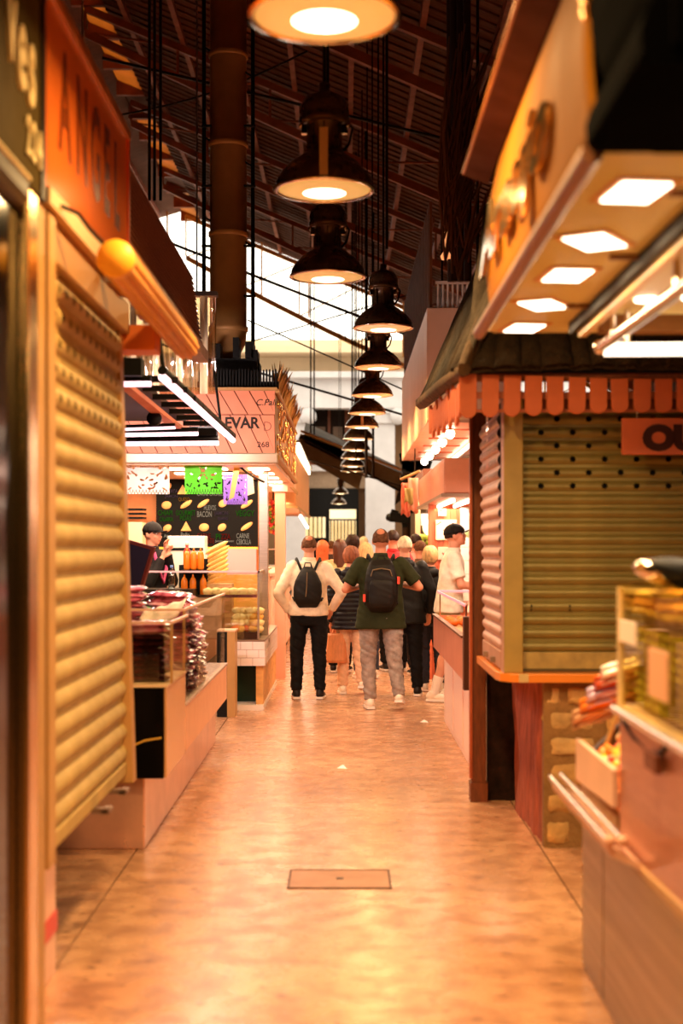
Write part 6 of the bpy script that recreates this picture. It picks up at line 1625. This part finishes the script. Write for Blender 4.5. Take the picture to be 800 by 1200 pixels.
m.grid(20, 2, lambda u, v: (bx_+.115*v*math.cos(2*PI*u), 15.35+.06*v*math.sin(2*PI*u), bz0))
m.build('bag_body', M('tan_bag', (222, 140, 90), .5, var=.15, scale=10, stretch=(4,1,1)), hb_, solid=.006)
for s_ in (-1, 1): MB().tube([(bx_-.05, 15.35+s_*.02, bz1-.02), (bx_-.02, 15.35, bz1+.08), (bx_+.02, 15.35, bz1+.08), (bx_+.05, 15.35+s_*.02, bz1-.02)], .008, 6).build('strap', M('tan_bag', (222,140,90)), hb_)
# 3 man in green tee
person('man in dark green t-shirt and grey jeans striding away, middle of the group', 446, 830, 13.95, 1.76, 0, 1.16,
       (((-.345,.0,1.17),(-.17,.26,1.20)),((.375,.0,1.19),(.17,.27,1.22))), (((-.12,.04,.50),(-.105,.03,.09)),((.13,-.04,.50),(.175,-.12,.14))),
       GREEN_T, JEANS_G, WSHOE, HAIR_BR, 1, (0,0,-.04), 'short', seed=9, bald=True, hem=.79, torsoW=1.06)
backpack('large black backpack with red tags on the man in the green t-shirt', 446, 13.95, 1.0, .96, 1.47, .165, .15, BAGM, -.125, accents=((.165,1.27,0),(-.165,1.10,0)))
# 4 black jacket white hair
person('white-haired man in a black jacket and black trousers behind the green t-shirt', 474, 816, 15.2, 1.70, 0, 1.08,
       (((-.28,-.02,1.14),(-.24,.08,.92)),((.30,-.04,1.14),(.27,.06,.90))), (((-.09,.02,.50),(-.07,-.02,.09)),((.12,.0,.50),(.14,-.02,.09))),
       BLK_J, BLK_T, BSHOE, HAIR_WH, 0, (0,0,.05), 'long', seed=12, hem=.80, hairstyle='short', collar='hood', torsoW=1.08)
# 5 blond woman
person('blond woman in black jacket, dark jeans and white sneakers, right of the group', 504, 812, 15.7, 1.58, 0, .98,
       (((-.25,-.02,1.14),(-.22,.08,.92)),((.27,-.04,1.14),(.24,.06,.90))), (((-.08,.02,.50),(-.07,-.02,.09)),((.11,.0,.50),(.13,-.02,.09))),
       BLK_J, DENIM, WSHOE, HAIR_BL, 0, (0,0,-.05), 'long', seed=15, hem=.84, hairstyle='bob', collar='hood')
# 6 man in white tee, profile
t6, hc6, R6 = person('man in a white t-shirt, olive shorts and black cap leaning on the right counter', 525, 818, 14.7, 1.82, -PI/2-.05, 1.12,
       (((-.25,.10,1.16),(-.16,.36,1.13)),((.25,.12,1.16),(.16,.36,1.13))), (((-.10,.06,.48),(-.10,.0,.09)),((.10,-.03,.48),(.10,-.14,.09))),
       WHITE_T, OLV, WSHOE, HAIR_DK, 0, (.16,0,-.1), 'short', seed=20, hem=.88, shorts=True, face=True, torsoW=1.12, lean=.10)
cap_on(t6, hc6, R6, M('black_cap', (22, 15, 14), .7))
for s_, (kn, an) in zip((-1, 1), (((-.10,.06,.48),(-.10,.0,.09)),((.10,-.03,.48),(.10,-.14,.09)))):
    kn, an = Vector(kn), Vector(an); MB().tube([an+Vector((0,0,-.01)), an.lerp(kn,.3), an.lerp(kn,.42)], [.044,.05,.054], 14).build('sock', WHITE, t6)
# worker in the sandwich stall
t7, hc7, R7 = person('stall worker in a black cap and black top with hand raised to the mouth', 178, 0, 14.95, 1.84, -PI/2-.55, .92,
       (((-.20,.10,1.16),(-.03,.17,1.46)),((.22,.12,1.14),(.04,.16,1.40))), None,
       cloth('black_top', (26, 20, 20)), BLK_T, BSHOE, HAIR_DK, 0, (-.05,0,.0), 'long', seed=22, face=True)
cap_on(t7, hc7, R7, M('black_cap', (22,15,14)))
MB().tube([(-.09,.10,1.46),(-.06,.135,1.30),(0,.145,1.16),(.06,.135,1.30),(.09,.10,1.46)], .018, 8).build('pink_apron_strap', M('pink_apron', (236, 90, 140), .6), t7)
# shoppers farther ahead
FARS = [
 ('woman with long brown hair in a green patterned top beyond the group', 398, 18.0, 1.66, M('green_stripes', (120,130,50), .7, rgb2=(240,220,170), scale=18, stretch=(.3,1,4)), BLK_T, HAIR_LB, 'long', 1.0),
 ('red-haired shopper in a pale top beyond the beige sweater', 378, 20.5, 1.66, cloth('peach_top', (240,180,140)), DENIM, HAIR_RD, 'long', .95),
 ('dark-haired shopper with sunglasses band on the head, in the far group', 413, 20.0, 1.74, cloth('grey_top', (90,70,60)), BLK_T, HAIR_DK, 'bob', 1.0),
 ('long blond-haired shopper left of the green t-shirt man', 428, 17.2, 1.62, cloth('sand_top', (220,180,130)), DENIM, HAIR_BL, 'long', .95),
 ('dark-haired man in a red top ahead of the group', 460, 18.2, 1.80, cloth('red_top', (196,36,40)), BLK_T, HAIR_DK, 'short', 1.05),
 ('short-haired man with a pink face side beyond the white-haired man', 487, 19.5, 1.76, cloth('pink_shirt', (230,150,140)), DENIM, HAIR_DK, 'short', 1.0),
 ('brown-haired shopper between the white-haired man and the blond woman', 492, 17.6, 1.66, cloth('brown_top', (100,66,46)), BLK_T, HAIR_BR, 'short', 1.0),
 ('far shopper with pale cap hair at the end of the aisle', 426, 25.0, 1.76, cloth('cream_top', (230,200,170)), DENIM, HAIR_WH, 'short', 1.0),
 ('far shopper in a dark top near the end left side', 388, 24.0, 1.68, cloth('dark_top', (60,40,34)), BLK_T, HAIR_BR, 'short', 1.0),
 ('far shopper in an orange top near the end of the aisle', 404, 27.0, 1.70, cloth('orange_top', (220,130,80)), DENIM, HAIR_DK, 'short', 1.0),
 ('far shopper in a rust top right of the aisle end', 446, 24.0, 1.68, cloth('rust_top', (180,90,60)), BLK_T, HAIR_BR, 'short', 1.0),
]
for i, (lb, px_, d, H, tp, bt_, hr, hs_, W_) in enumerate(FARS):
    person(lb, px_, 0, d, H, R.uniform(-.3,.3), W_, None, (((-.10,.04,.50),(-.09,.02,.09)),((.10,-.03,.50),(.11,-.10,.11))), tp, bt_, WSHOE if i % 2 else BSHOE, hr, i % 2, (0,0,R.uniform(-.3,.3)), 'long', .018, True, 30+i, hairstyle=hs_)
# person glimpsed behind the man in white
person('dark-haired vendor glimpsed at the edge behind the brown post', 572, 0, 16.0, 1.62, 2.2, .95, None, None, cloth('white_coat', (240,225,210)), BLK_T, BSHOE, HAIR_DK, 0, (0,0,0), 'long', .018, True, 55, hairstyle='short')
